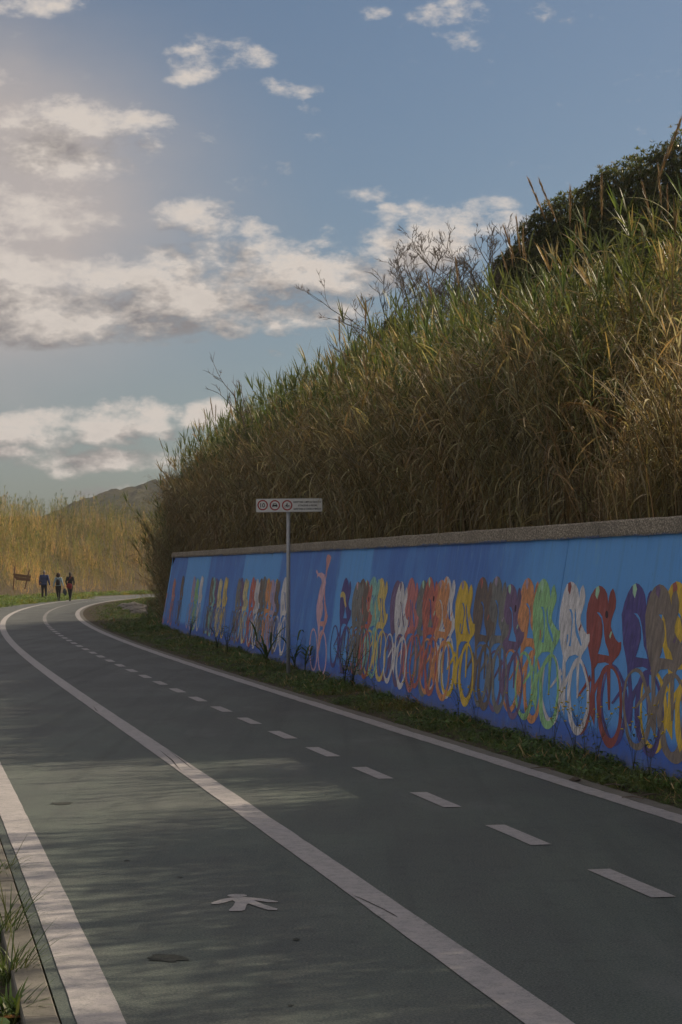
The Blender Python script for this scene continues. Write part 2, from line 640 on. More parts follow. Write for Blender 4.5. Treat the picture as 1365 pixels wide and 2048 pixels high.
def bank_z(X, Y):
    L = (X - front_x(Y)) * 0.984
    u = (Vector((X, Y, 0)) - W0).dot(WA)
    base = wall_ztop(max(0, min(WLEN, u))) + 0.02
    Lc = max(L, 0)
    if Lc < 2:
        up = 0.37 * Lc
    elif Lc < 14:
        up = 0.74 + 0.13 * (Lc - 2)
    else:
        up = 2.30 + 3.0 * (1 - math.exp(-(Lc - 14) * 0.13 / 3.0))
    nz = 0.25 * noise.noise((X * 0.35, Y * 0.35, 0)) * min(1, Lc)
    if Y > 54.2:
        t = max(0.0, min(1.0, (L + 0.4) / 2.8))
        t = t * t * (3 - 2 * t)
        f = min(1.0, (Y - 54.2) / 2.0)
        z = base + up + nz
        return z * (1 - f) + f * (0.05 + (z - 0.05) * t)
    return base + up + nz


# ------------------------------------------------------------------ large structure
def rect_sheet(name, x0, x1, y0, y1, z, mat):
    return mesh_obj(name, [(x0, y0, z), (x1, y0, z), (x1, y1, z), (x0, y1, z)], [(0, 1, 2, 3)], mat)


tag(rect_sheet('ground', -2500, 2500, -600, 4500, -0.16, 'field'), 'flat grassy ground stretching to the far hill', kind='structure')

road = strip('road', -1.59, 2.62, 0.0, 0, S_END, 0.6, 'road_coating', jitter=0.0, cols=6)
tag(road, 'green coated asphalt cycle and walking path bending out of sight', kind='structure')
strip('edge_line', 2.44, 2.60, 0.004, 0, S_END, 0.12, 'line_paint', road, jitter=0.012)
strip('edge_line', -1.54, -1.38, 0.004, 0, S_END, 0.2, 'line_paint', road, jitter=0.004)
strip('centre_line', -0.082, 0.082, 0.004, 0, S_END, 0.2, 'line_paint', road, jitter=0.004)
strip('gutter_strip', 2.605, 2.73, 0.003, 0, S_END, 0.15, 'kerb_concrete', road, jitter=0.012)
s_first = s_of_y(ground(1193, 1740).y - 0.28) - 0.46
for i in range(-9, 80):
    s = s_first + i * 1.80
    if s < 0.2: continue
    strip('lane_dash', 1.27, 1.39, 0.004, s - 0.42, s + 0.46, 0.3, 'line_paint', road, jitter=0.003)

# walking figure painted on the pedestrian lane
fig = MB()
sym = lambda x, y: ground(400 + 0.4396 * x, 1740 + 0.4396 * y) + Vector((0, 0, 0.004))
fig.poly([[(170 + 45 * math.cos(a), 119.5 + 7 * math.sin(a)) for a in np.linspace(0, 2 * math.pi, 18)[:-1]]], sym)
fig.poly([[(52, 153), (90, 139), (140, 129), (165, 127.5), (215, 127), (270, 132), (330, 141), (358, 147), (350, 150), (310, 150), (262, 143), (245, 141),
           (290, 160), (355, 180), (350, 186), (310, 185), (262, 170), (222, 156), (214, 160), (205, 185), (190, 190), (135, 190), (133, 184),
           (150, 170), (162, 150), (150, 141), (120, 150), (85, 158), (55, 158)]], sym)
fig.build('pedestrian_symbol', 'line_paint', road)

# cracks and worn patches
def crack(pts, w):
    P = [ground(*p) + Vector((0, 0, 0.006)) for p in pts]
    vs, fs = [], []
    for i, p in enumerate(P):
        d = (P[min(i + 1, len(P) - 1)] - P[max(i - 1, 0)]).normalized()
        nn = Vector((d.y, -d.x, 0))
        ww = w * (0.15 if i in (0, len(P) - 1) else 1) * random.uniform(0.6, 1.2)
        vs += [p - nn * ww, p + nn * ww]
    fs = [(2 * i, 2 * i + 1, 2 * i + 3, 2 * i + 2) for i in range(len(P) - 1)]
    mesh_obj('crack', vs, fs, 'crack', road)
crack([(700, 1790), (722, 1799), (745, 1810), (768, 1821), (788, 1832), (797, 1837)], 0.0035)
crack([(34, 1314), (46, 1310), (55, 1308)], 0.006)
crack([(188, 1414), (193, 1421), (197, 1424)], 0.008)
crack([(318, 1500), (345, 1522), (362, 1543)], 0.005)
crack([(335, 1500), (368, 1525), (388, 1541)], 0.004)
for (px, py, rx, ry) in ((332, 1917, 40, 7.5), (127, 1607.5, 20, 2.6), (593, 1880, 7, 2.2), (255, 1722, 6, 1.2), (362, 1755, 5, 1.0), (582, 2012, 8, 1.5)):
    b = MB()
    loop = []
    for j in range(22):
        a = 2 * math.pi * j / 22
        r = 1 + 0.55 * noise.noise((px + math.cos(a) * 1.5, py + math.sin(a) * 1.5, 2.0)) + random.uniform(-.2, .2)
        loop.append((px + rx * r * math.cos(a), py + ry * r * math.sin(a)))
    b.poly([loop], lambda x, y: ground(x, y) + Vector((0, 0, 0.003)))
    b.build('worn_patch', 'pothole', road)

# kerb stones along the walking side
kerb = empty('kerb', tuple(path_at(S0, -1.65)))
tag(kerb, 'row of flush concrete kerb stones beside the walking lane', kind='structure')
s = s_of_y(-8)
ksh = [s_of_y(ground(7, 1800).y), s_of_y(ground(57, 1990).y)]
s = ksh[1] - 12 * 1.0
while s < s_of_y(90):
    ln = 1.0
    P0, P1 = path_at(s + 0.005, -1.596), path_at(s + ln - 0.005, -1.596)
    Q0, Q1 = path_at(s + 0.006, -1.715), path_at(s + ln - 0.008, -1.715)
    dz = random.uniform(-0.006, 0.008)
    zt, c = 0.004 + dz * 0.6, 0.006
    vs = []
    for z, ins in ((-0.2, 0), (zt - c, 0), (zt, c)):
        for p, (a, b) in ((P0, (1, 1)), (P1, (-1, 1)), (Q1, (-1, -1)), (Q0, (1, -1))):
            along = (P1 - P0).normalized(); side = (Q0 - P0).normalized()
            vs.append(p + along * ins * a + side * ins * b + Vector((0, 0, z)))
    fs = [(8, 9, 10, 11)] + [(r * 4 + i, r * 4 + (i + 1) % 4, (r + 1) * 4 + (i + 1) % 4, (r + 1) * 4 + i) for r in range(2) for i in range(4)]
    o = mesh_obj('kerb_stone', [v - kerb.location for v in vs], fs, 'kerb_concrete', kerb)
    s += ln

# low verge behind the kerb, and the verge at the wall foot
vs, fs = [], []
ns = 240
for i in range(ns + 1):
    s = s_of_y(-13) + (s_of_y(150) - s_of_y(-13)) * i / ns
    for j, (o_, z) in enumerate(((-1.70, -0.10), (-2.3, -0.09), (-3.6, -0.02), (-6.0, 0.05), (-9.0, -0.05), (-12, -0.2))):
        p = path_at(s, o_, z + 0.03 * noise.noise((s, o_, 3)) * (j > 0))
        vs.append(p)
for i in range(ns):
    for j in range(5):
        a = i * 6 + j
        fs.append((a, a + 6, a + 7, a + 1))
tag(mesh_obj('verge', vs, fs, 'soil', smooth=True), 'low grassy verge beyond the kerb of the walking lane', kind='structure')

vs, fs = [], []
YV = [-12 + 0.5 * i for i in range(300)]
NV = 9


def verge_pt(Y, t):
    s = s_of_y(Y)
    a = path_at(s, 2.66)
    fx = front_x(Y) - 0.62 + 0.15
    if Y > 54.2:
        k = min(1, (Y - 54.2) / 3)
        fx = (front_x(Y) - 0.62 + 0.15) * (1 - k) + (front_x(Y) + 0.3) * k
    b = Vector((fx, Y, 0))
    if b.x < a.x + 0.3: b = Vector((a.x + 0.3, a.y, 0))
    p = a.lerp(b, t)
    w = (b - a).length
    p.z = -0.01 + 0.06 * (t ** 1.3) * min(1, w / 0.9) + 0.03 * noise.noise((p.x * 2, p.y * 2, 0)) * min(1, t * 3)
    return p


for Y in YV:
    for j in range(NV):
        vs.append(verge_pt(Y, j / (NV - 1)))
for i in range(len(YV) - 1):
    for j in range(NV - 1):
        a = i * NV + j
        fs.append((a, a + 1, a + 1 + NV, a + NV))
tag(mesh_obj('verge', vs, fs, 'soil', smooth=True), 'narrow grassy verge along the foot of the mural wall', kind='structure')

# embankment behind the wall and round the bend
vs, fs = [], []
BL = [-0.35, 0.0, 0.3, 0.7, 1.2, 2, 3, 4, 5, 6, 8, 10, 12, 15, 20, 28, 40, 60]
BY = [-14 + 1.5 * i for i in range(100)]
for Y in BY:
    for L in BL:
        X = front_x(Y) + L
        vs.append((X, Y, bank_z(X, Y)))
nb = len(BL)
for i in range(len(BY) - 1):
    for j in range(nb - 1):
        a = i * nb + j
        fs.append((a, a + 1, a + 1 + nb, a + nb))
tag(mesh_obj('embankment', vs, fs, 'bank_soil', smooth=True), 'steep earth embankment rising behind the painted wall', kind='structure')


# far bank, across the bend
def far_foot(t):
    """foot of the far bank: left of the path, then behind it as it swings away"""
    s = s_of_y(60) + t * (S_END - s_of_y(60))
    return s, path_at(s, -4.0 - 3.0 * max(0, 1 - t * 2.2))


def far_z(d):
    return 0.15 + 7.1 * (1 - math.exp(-(max(0, d) / 9.0) ** 1.3))


vs, fs = [], []
FT = [i / 60 for i in range(61)]
FD = [-4.5, -3, 0, 1, 2, 4, 6, 9, 13, 18, 25, 40, 70]
for t in FT:
    s, p = far_foot(t)
    i = int(np.searchsorted(_PS, s)); i = min(i, len(_PN) - 1)
    nrm = -_PN[i]
    for d in FD:
        q = p + nrm * d
        z = -0.10 if d < -3.5 else (-0.03 if d < 0 else far_z(d)) + 0.3 * noise.noise((q.x * .2, q.y * .2, 0)) * (d > 0)
        vs.append((q.x, q.y, z))
nf = len(FD)
for i in range(len(FT) - 1):
    for j in range(nf - 1):
        a = i * nf + j
        fs.append((a, a + nf, a + nf + 1, a + 1))
tag(mesh_obj('far_bank', vs, fs, 'bank_soil', smooth=True), 'sunlit bank rising on the outside of the bend', kind='structure')

# distant wooded hills
def hill(name, label, Y, prof, depth, mat, seed):
    """ridge through photograph points, built as a wooded slope at its own distance"""
    P = [at(px, py, Y) for px, py in prof]
    xs = [p.x for p in P]; zs = [p.z for p in P]
    vs, fs = [], []
    nx, ny = 260, 40
    for i in range(nx):
        x = xs[0] + (xs[-1] - xs[0]) * i / (nx - 1)
        zt = float(np.interp(x, xs, zs))
        for j in range(ny):
            t = j / (ny - 1)
            y = Y - depth * (1 - t)
            z = -1 + (zt + 1) * (math.sin(t * math.pi / 2) ** 0.8)
            k = noise.fractal((x * 0.11 + seed, y * 0.11, seed), 0.9, 2.2, 4) * 0.9 + abs(noise.noise((x * 0.3, y * 0.3, seed))) * 1.6
            vs.append((x, y, z + k * min(1, t * 4)))
    # back slope
    for i in range(nx - 1):
        for j in range(ny - 1):
            a = i * ny + j
            fs.append((a, a + ny, a + ny + 1, a + 1))
    b = len(vs)
    for i in range(nx):
        x = xs[0] + (xs[-1] - xs[0]) * i / (nx - 1)
        vs.append((x, Y + depth, -2))
    for i in range(nx - 1):
        fs.append((i * ny + ny - 1, (i + 1) * ny + ny - 1, b + i + 1, b + i))
    o = mesh_obj(name, vs, fs, mat)
    tag(o, label, kind='structure')
    return o


def mat_wood():
    m, k, o = new_mat('far_wood')
    p = k.n('ShaderNodeTexCoord').outputs['Object']
    a = k.noise(p, 0.06, 5, 0.6)
    b = k.noise(p, 0.5, 5, 0.7)
    c = k.mix(k.ramp(a, [(0.4, 0.0), (0.6, 1.0)]), (0.028, 0.034, 0.018), (0.075, 0.066, 0.03))
    c = k.mix(k.ramp(b, [(0.3, 0.6), (0.6, 0.0)]), c, (0.012, 0.016, 0.009))
    principled(k, o, c, 0.9, b, 1.0, 1.2, 0.1)


mat_wood()
hill('hill', 'hazy wooded hill showing above the far bend', 620,
     [(-900, 1110), (-300, 1090), (0, 1075), (120, 1045), (180, 1014), (205, 1002), (235, 993), (262, 984), (300, 978), (330, 968), (420, 960), (560, 975), (800, 990), (1200, 1010), (1700, 1060)], 170, 'far_wood', 3.3)
hill('hill', 'lower wooded spur in front of the hazy hill', 420,
     [(-600, 1120), (100, 1095), (200, 1066), (250, 1048), (300, 1038), (360, 1025), (500, 1020), (800, 1040), (1300, 1080)], 110, 'far_wood', 8.1)


# ------------------------------------------------------------------ the mural wall
def lin(r, g, b):
    f = lambda c: (c / 255 / 12.92) if c / 255 <= 0.04045 else ((c / 255 + 0.055) / 1.055) ** 2.4
    return (f(r), f(g), f(b))


DEEP = (0.075, 0.19, 0.60)
LIGHT = (0.14, 0.42, 0.90)
BASEB = (0.07, 0.165, 0.58)


def mat_mural():
    m, k, o = new_mat('mural_paint')
    p = k.n('ShaderNodeTexCoord').outputs['Object']
    x, y, z = k.xyz(p)
    wob = k.m('MULTIPLY', k.m('SUBTRACT', k.noise(k.cxyz(0.0, 0.0, z), 1.7, 4, 0.6), 0.5), 0.35)
    wob2 = k.m('MULTIPLY', k.m('SUBTRACT', k.noise(p, 1.1, 5, 0.6), 0.5), 1.0)
    xw = k.m('ADD', x, k.m('ADD', wob, k.m('MULTIPLY', wob2, 0.5)))
    edges = [wall_uv(px, 1140)[0] for px in (344, 374, 419, 487, 561, 680, 742)]
    u_end = [wall_uv(px, 1140)[0] for px in (980, 1075)]
    f = None
    sgn = -1
    acc = None
    val = 1.0
    for e in edges:
        st = k.m('MULTIPLY', k.sstep(xw, e - 0.18, e + 0.18), -1.0 if val > 0.5 else 1.0)
        val = 1 - val
        acc = st if acc is None else k.m('ADD', acc, st)
    st = k.sstep(k.m('ADD', xw, wob2), u_end[0] - 0.5, u_end[1] + 0.5)
    acc = k.m('ADD', k.m('ADD', acc, st), 1.0)
    # nearer the camera the pale field breaks up again
    for e, sg in ((47.5, -1.0), (50.5, 1.0), (54.0, -1.0), (57.5, 1.0)):
        acc = k.m('ADD', acc, k.m('MULTIPLY', k.sstep(xw, e - 0.3, e + 0.3), sg))
    cloudy = k.noise(k.v('MULTIPLY', p, (1.6, 1, 0.7)), 1.4, 6, 0.62)
    acc = k.m('ADD', acc, k.m('MULTIPLY', k.m('SUBTRACT', cloudy, 0.46), 1.9), clamp=True)
    base = k.mix(acc, DEEP, LIGHT)
    brush = k.noise(k.v('MULTIPLY', p, (14, 1, 1.5)), 2.0, 5, 0.7)
    base = k.mix(k.ramp(brush, [(0.35, 0.0), (0.75, 0.42)]), base, (0.16, 0.36, 0.74))
    base = k.mix(k.ramp(brush, [(0.25, 0.4), (0.42, 0.0)]), base, (0.055, 0.11, 0.42))
    low = k.m('ADD', z, k.m('MULTIPLY', k.m('SUBTRACT', k.noise(p, 4, 5, 0.7), 0.5), 0.25))
    base = k.mix(k.ramp(low, [(0.24, 1.0), (0.36, 0.0)]), base, BASEB)
    # scuffs, chips and dirt
    chip = k.ramp(k.noise(k.v('MULTIPLY', p, (1, 1, 0.35)), 26, 5, 0.75), [(0.66, 0.0), (0.70, 0.8)])
    base = k.mix(k.m('MULTIPLY', chip, 0.85), base, (0.03, 0.05, 0.14))
    drip = k.ramp(k.noise(k.v('MULTIPLY', p, (9, 1, 0.5)), 1.6, 5, 0.7), [(0.52, 0.0), (0.75, 0.5)])
    hi = k.ramp(z, [(0.9, 0.0), (1.0, 0.6)])
    base = k.mix(k.m('MULTIPLY', drip, 0.5), base, (0.085, 0.13, 0.27))
    pale = k.ramp(k.noise(k.v('MULTIPLY', p, (3, 1, 1)), 2.1, 6, 0.7), [(0.58, 0.0), (0.72, 0.45)])
    base = k.mix(pale, base, (0.26, 0.52, 0.72))
    mud = k.ramp(k.m('ADD', z, k.m('MULTIPLY', k.noise(p, 7, 5, 0.7), 0.3)), [(0.18, 0.75), (0.34, 0.0)])
    base = k.mix(mud, base, (0.15, 0.14, 0.15))
    bumpn = k.m('ADD', k.m('MULTIPLY', brush, 0.3), k.noise(p, 30, 4, 0.7))
    principled(k, o, base, 0.72, bumpn, 0.35, 0.006, 0.3)


mat_mural()


def paint(name, col, worn=0.35, spot=(0.08, 0.08, 0.12)):
    m, k, o = new_mat(name)
    p = k.n('ShaderNodeTexCoord').outputs['Object']
    br = k.noise(k.v('MULTIPLY', p, (10, 1, 2.2)), 2.4, 5, 0.7)
    c = k.mix(k.ramp(br, [(0.3, 0.0), (0.7, 1.0)]), tuple(x * 0.62 for x in col), tuple(min(1, x * 1.25) for x in col))
    mot = k.noise(k.v('MULTIPLY', p, (1.5, 1, 1)), 6.5, 6, 0.7)
    c = k.mix(k.ramp(mot, [(0.36, 0.45), (0.55, 0.0)]), c, tuple(x * 0.45 + 0.02 for x in col))
    c = k.mix(k.ramp(mot, [(0.58, 0.0), (0.75, 0.3)]), c, (0.45, 0.42, 0.45))
    ch = k.ramp(k.noise(k.v('MULTIPLY', p, (1, 1, 0.4)), 17, 6, 0.78), [(0.50, 0.0), (0.60, 1.0)])
    c = k.mix(k.m('MULTIPLY', ch, worn), c, spot)
    principled(k, o, c, 0.75, br, 0.3, 0.004, 0.3)
    return name


wall = empty('retaining_wall', tuple(W0), math.atan2(WA.y, WA.x))
tag(wall, 'long low concrete retaining wall with a blue mural of racing cyclists', 'wall')


def face_y(v): return BATTER * v


joints = [0.0] + sorted([wall_uv(456, 1150)[0], wall_uv(727, 1150)[0]] + [wall_uv(727, 1150)[0] + 9.3 * i for i in range(1, 5)]) + [WLEN]
joints = [j for j in joints if j <= WLEN]
for a, b in zip(joints[:-1], joints[1:]):
    nu, nv = max(2, int((b - a) / 0.5)), 8
    vs, fs = [], []
    for i in range(nu + 1):
        u = a + 0.007 + (b - a - 0.014) * i / nu
        for j in range(nv + 1):
            v = -0.3 + (wall_ztop(u) + 0.3) * j / nv
            vs.append((u, face_y(v), v))
    for i in range(nu):
        for j in range(nv):
            q = i * (nv + 1) + j
            fs.append((q, q + nv + 1, q + nv + 2, q + 1))
    # thickness: back edge
    nfv = len(vs)
    for i in range(nu + 1):
        u = a + 0.007 + (b - a - 0.014) * i / nu
        vs.append((u, face_y(wall_ztop(u)) + 0.32, wall_ztop(u)))
    for i in range(nu):
        q = i * (nv + 1) + nv
        fs.append((q, q + nv + 1, nfv + i + 1, nfv + i))
    for side in (0, nu):
        ring = [side * (nv + 1) + j for j in range(nv + 1)]
        bk = len(vs)
        vs.append((vs[ring[0]][0], face_y(wall_ztop(0)) + 0.32, -0.3))
        fs.append(tuple(ring) + (nfv + side, bk))
    mesh_obj('wall_panel', vs, fs, 'mural_paint', wall)

# coping of exposed aggregate, poured in lengths
u = -0.08
cj = [wall_uv(px, 1080)[0] for px in (990, 730, 458)]
cuts = [-0.08] + [0.3 + 2.95 * i for i in range(1, 21)] + [WLEN]
for a, b in zip(cuts[:-1], cuts[1:]):
    nu = max(3, int((b - a) / 0.25))
    vs, fs = [], []
    for i in range(nu + 1):
        u = a + 0.007 + (b - a - 0.014) * i / nu
        z0 = wall_ztop(u) - 0.012 + 0.012 * noise.noise((u * 2.3, 1, 0))
        z1 = wall_ztop(u) + 0.135 + 0.010 * noise.noise((u * 1.7, 5, 0)) - 0.02 * (u / 60)
        y0 = face_y(wall_ztop(u)) - 0.035 + 0.006 * noise.noise((u * 3, 9, 0))
        vs += [(u, y0 + 0.006, z0), (u, y0, z0 + 0.02), (u, y0 + 0.004, z1 - 0.015), (u, y0 + 0.02, z1), (u, y0 + 0.36, z1 + 0.01), (u, y0 + 0.36, z0)]
    for i in range(nu):
        for j in range(6):
            q, j2 = i * 6, (j + 1) % 6
            fs.append((q + j, q + 6 + j, q + 6 + j2, q + j2))
    fs.append(tuple(range(6))); fs.append(tuple(nu * 6 + j for j in range(6))[::-1])
    mesh_obj('coping_stone', vs, fs, 'pebbledash', wall)

# ---- painted cyclists: one rider traced from the photograph, flattened onto the wall
UX, VY = 0.00394, 0.001219
TB = [(830, 155), (850, 162), (868, 185), (880, 215), (886, 255), (889, 280), (892, 235), (900, 205), (915, 185), (925, 215), (932, 255), (930, 300), (918, 345),
      (908, 385), (906, 420), (915, 450), (932, 490), (950, 512), (966, 508), (964, 560), (950, 600), (928, 630), (912, 655), (905, 690), (880, 712), (850, 752),
      (818, 815), (803, 860), (802, 905), (800, 960), (795, 1050), (780, 1005), (764, 968), (748, 1000), (752, 950), (773, 880), (779, 800), (782, 720), (780, 650), (768, 590),
      (757, 520), (752, 430), (755, 340), (768, 270), (785, 215), (805, 175)]
H_ARM = [(820, 335), (838, 335), (852, 360), (860, 410), (862, 470), (868, 520), (885, 560), (893, 600), (860, 597), (825, 592), (838, 540), (850, 480), (853, 420), (845, 370)]
H_ARM2 = [(818, 345), (836, 348), (848, 380), (852, 430), (846, 500), (842, 560), (838, 592), (822, 588), (836, 540), (842, 480), (843, 420), (834, 372)]
H_SLIT = [(866, 340), (872, 380), (878, 440), (892, 500), (905, 545), (912, 590), (905, 598), (896, 570), (882, 530), (872, 490), (868, 430), (863, 380)]
H_FRAME = [(802, 690), (826, 652), (868, 648), (893, 662), (852, 712), (816, 772), (801, 800)]
H_LEG = [(812, 500), (822, 505), (818, 555), (808, 580)]


def ring(cx, cy, rx, ry, n=34):
    return [(cx + rx * math.cos(2 * math.pi * i / n), cy + ry * math.sin(2 * math.pi * i / n)) for i in range(n)]


LAYER = [0]


def rider(px, col, top=None, accent=None, variant=0, layer=0.0, worn=0.35, label=None, flip=1.0, hscale=1.0, mouth=False):
    u0, _ = wall_uv(px, 1200)
    ua, _ = wall_uv(1198.5, 1200)
    rr = random.Random(int(px * 10))
    lift = 0.0015 + layer
    sw = rr.uniform(0.94, 1.06)
    sh = hscale * rr.uniform(0.995, 1.045)
    jit = rr.uniform(-0.02, 0.02)

    def fn(x, y):
        U, V = wall_uv(940 + 0.3114 * x, 1120 + 0.3114 * y)      # the traced rider, taken onto the wall and moved along it
        wx = 9 * noise.noise((x * 0.008 + px, y * 0.008, 1.7)); wy = 22 * noise.noise((x * 0.008, y * 0.006 + px, 6.1))
        U = max(0.03, u0 + (U - ua + wx * UX) * sw)
        V += wy * VY
        V = 0.22 + jit + (V - 0.22) * sh
        return (U, face_y(V) - lift, V)
    m = 'paint_%d_%d_%d' % tuple(int(c * 255) for c in col) + ('w' if worn > .5 else '')
    if m not in MATS: paint(m, col, worn)
    b = MB()
    holes = [H_ARM if variant != 1 else H_ARM2, H_FRAME]
    if variant == 1: holes += [H_SLIT, H_LEG]
    b.poly([TB] + holes, fn)
    wr = rr.uniform(0, 6)
    b.poly([ring(890, 928, 78, 262), ring(894, 908 + wr, 57, 220)], lambda x, y: (fn(x, y)[0], fn(x, y)[1] - 0.00002, fn(x, y)[2]))
    b.poly([ring(702, 880, 72, 236), ring(698, 870 - wr, 57, 204)], lambda x, y: (fn(x, y)[0], fn(x, y)[1] - 0.00002, fn(x, y)[2]))
    b.poly([[(878, 690), (900, 690), (890, 940), (879, 945)]], lambda x, y: (fn(x, y)[0], fn(x, y)[1] - 0.00003, fn(x, y)[2]))
    b.poly([[(770, 725), (780, 765), (697, 878), (688, 872), (735, 790)]], lambda x, y: (fn(x, y)[0], fn(x, y)[1] - 0.00003, fn(x, y)[2]))
    o = b.build('painted_cyclist', m, wall)
    if label: o['label'] = label
    if accent:
        am = 'paint_%d_%d_%d' % tuple(int(c * 255) for c in accent)
        if am not in MATS: paint(am, accent, 0.2)
        a = MB()
        up = lambda x, y: (fn(x, y)[0], fn(x, y)[1] - 0.00005, fn(x, y)[2])
        a.poly([[(812, 168), (829, 157), (836, 190), (826, 245), (812, 215)]], up)
        a.poly([[(893, 480), (908, 445), (913, 455), (899, 495)]], up)
        a.build('accent_stripe', am, o)
    if mouth:
        a = MB()
        a.poly([ring(882, 342, 9, 26, 14)], lambda x, y: (fn(x, y)[0], fn(x, y)[1] - 0.00005, fn(x, y)[2]))
        if 'paint_hole' not in MATS: paint('paint_hole', (0.05, 0.02, 0.03), 0.2)
        a.build('dark_spot', 'paint_hole', o)
    return o


C_WHITE = (0.80, 0.78, 0.83); C_MAROON = (0.36, 0.10, 0.095); C_NAVY = (0.12, 0.10, 0.33); C_TAUPE = (0.30, 0.25, 0.22); C_YEL = (0.82, 0.56, 0.08)
C_GREEN = (0.38, 0.70, 0.34); C_ORANGE = (0.85, 0.37, 0.17); C_PURP = (0.24, 0.16, 0.30); C_GREY = (0.27, 0.27, 0.26); C_BROWN = (0.22, 0.17, 0.145)
C_RED = (0.62, 0.19, 0.15); C_ROSE = (0.65, 0.24, 0.24); C_OCHRE = (0.82, 0.62, 0.22); C_TEAL = (0.33, 0.64, 0.58); C_PINK = (0.8, 0.48, 0.52)
C_SALMON = (0.7, 0.32, 0.26); C_PALEY = (0.78, 0.69, 0.38); C_MAUVE = (0.53, 0.42, 0.58); C_MINT = (0.5, 0.8, 0.57)
RIDERS = [  # torso pixel, colour, accent, variant, worn, words
    (329, C_SALMON, None, 0, .4, None), (344, C_SALMON, None, 0, .6, None), (360, C_BROWN, None, 0, .4, None),
    (383, C_MAUVE, None, 0, .3, None), (390, C_GREEN, None, 0, .5, None), (398, C_WHITE, None, 1, .3, None),
    (419.5, C_BROWN, None, 0, .5, None), (423, C_TEAL, None, 0, .5, None), (428, C_PURP, None, 0, .5, None), (436.5, C_PALEY, None, 1, .3, None), (447, C_OCHRE, None, 1, .2, None),
    (474, C_GREY, None, 0, .6, None), (479, C_PURP, None, 0, .5, None), (488, C_PALEY, C_GREY, 1, .3, None), (501.7, C_RED, None, 0, .4, None), (511, C_WHITE, None, 1, .3, None),
    (518, C_BROWN, None, 0, .6, None), (523.5, C_GREY, None, 0, .6, None), (533, C_ORANGE, C_YEL, 0, .5, None), (542, C_MAUVE, None, 0, .4, None), (550, C_BROWN, C_YEL, 0, .5, None), (566, C_WHITE, None, 1, .2, None),
    (688, C_NAVY, None, 0, .3, 'navy painted cyclist with a yellow arm'), (713, C_GREY, C_PINK, 0, .7, None), (722, C_BROWN, None, 0, .6, None), (731, C_RED, C_MINT, 0, .5, None), (743, C_TEAL, None, 1, .3, None),
    (759, C_OCHRE, None, 1, .25, None), (792, C_PURP, None, 0, .3, None), (801, C_WHITE, C_PURP, 1, .2, None), (820, C_ROSE, None, 1, .3, None), (845, C_GREY, C_MINT, 0, .6, None), (857, C_RED, C_MINT, 0, .55, None),
    (880, C_ORANGE, C_MAUVE, 0, .3, None), (890, C_WHITE, C_ORANGE, 1, .2, None), (925, C_YEL, C_MAUVE, 1, .2, None),
    (962, C_BROWN, C_RED, 0, .75, None), (991, C_GREY, C_MAUVE, 0, .75, None), (1021, C_PURP, C_MINT, 0, .5, None), (1054, C_ORANGE, C_MAUVE, 0, .3, None), (1085, C_GREEN, C_MINT, 1, .2, None),
    (1141, C_WHITE, C_MAROON, 1, .15, None), (1199, C_MAROON, C_MINT, 0, .2, None), (1273, C_NAVY, C_MINT, 0, .15, None), (1321, C_TAUPE, C_PURP, 0, .3, None), (1354, C_YEL, C_RED, 0, .2, None),
    (1392, C_TAUPE, C_MINT, 0, .3, None), (1460, C_WHITE, C_NAVY, 1, .2, None), (1545, C_RED, C_MINT, 0, .3, None), (1620, C_TEAL, C_PURP, 1, .3, None),
    (1740, C_NAVY, C_MINT, 0, .3, None), (1850, C_ORANGE, C_MAUVE, 0, .3, None), (2010, C_GREEN, C_MAROON, 1, .3, None),
]
nR = len(RIDERS)
RL, RO = {}, {}
for i, (px, col, acc, var, worn, lab) in enumerate(RIDERS):
    lay = 0.0001 * (nR - i)
    if px == 1321: lay += 0.0003
    if px in (801, 857, 880): lay += 0.00025
    if px == 1054: lay -= 0.00025
    if px in (792, 890): lay -= 0.00015
    RL[px] = lay
    RO[px] = rider(px, col, None, acc, var, lay, worn, lab, mouth=px in (1199, 1021, 857, 731))

# the rider sitting up and punching the air (zoomed crop coordinates, foot of the wall about y 1040)
def from_crop(x, y, lift=0.0015):
    u_, v_ = wall_uv(620 + 0.249 * x, 1090 + 0.249 * y)
    return (u_, face_y(v_) - lift, v_)
if True:
    paint('paint_pink', (0.82, 0.52, 0.62), 0.2)
    paint('paint_coral', (0.80, 0.40, 0.38), 0.25)
    b = MB()
    b.poly([[(57, 195), (66, 212), (70, 228), (98, 220), (122, 240), (127, 265), (131, 300), (122, 350), (112, 400), (104, 450), (108, 500), (100, 560), (88, 600), (82, 660), (76, 760),
             (68, 830), (62, 905), (52, 950), (60, 830), (66, 740), (66, 660), (56, 590), (54, 540), (57, 480), (68, 420), (80, 360), (98, 300), (94, 272), (72, 248), (58, 265), (62, 240), (50, 215)]], from_crop)
    w1 = lambda cx, cy, rx, ry, rx2, ry2: b.poly([ring(cx, cy, rx, ry), ring(cx, cy, rx2, ry2)], lambda x, y: from_crop(x, y, 0.00155))
    w1(100, 865, 37, 182, 29, 162)
    w1(30, 840, 33, 172, 26, 156)
    o = b.build('painted_cyclist', 'paint_pink', wall)
    o['label'] = 'pink painted cyclist sitting upright with one arm raised'
    a = MB()
    up = lambda x, y: from_crop(x, y, 0.0017)
    a.poly([[(150, 75), (165, 82), (174, 100), (165, 135), (150, 180), (140, 215), (133, 270), (128, 262), (130, 210), (134, 160), (134, 110), (140, 85)]], up)
    a.poly([[(122, 300), (126, 300), (122, 400), (128, 470), (138, 540), (145, 570), (136, 620), (122, 655), (112, 700), (90, 760), (74, 860), (70, 830), (82, 740), (104, 690), (108, 655), (80, 650), (82, 615), (115, 612), (122, 560), (116, 470), (114, 400)]], up)
    a.build('accent_stripe', 'paint_coral', o)
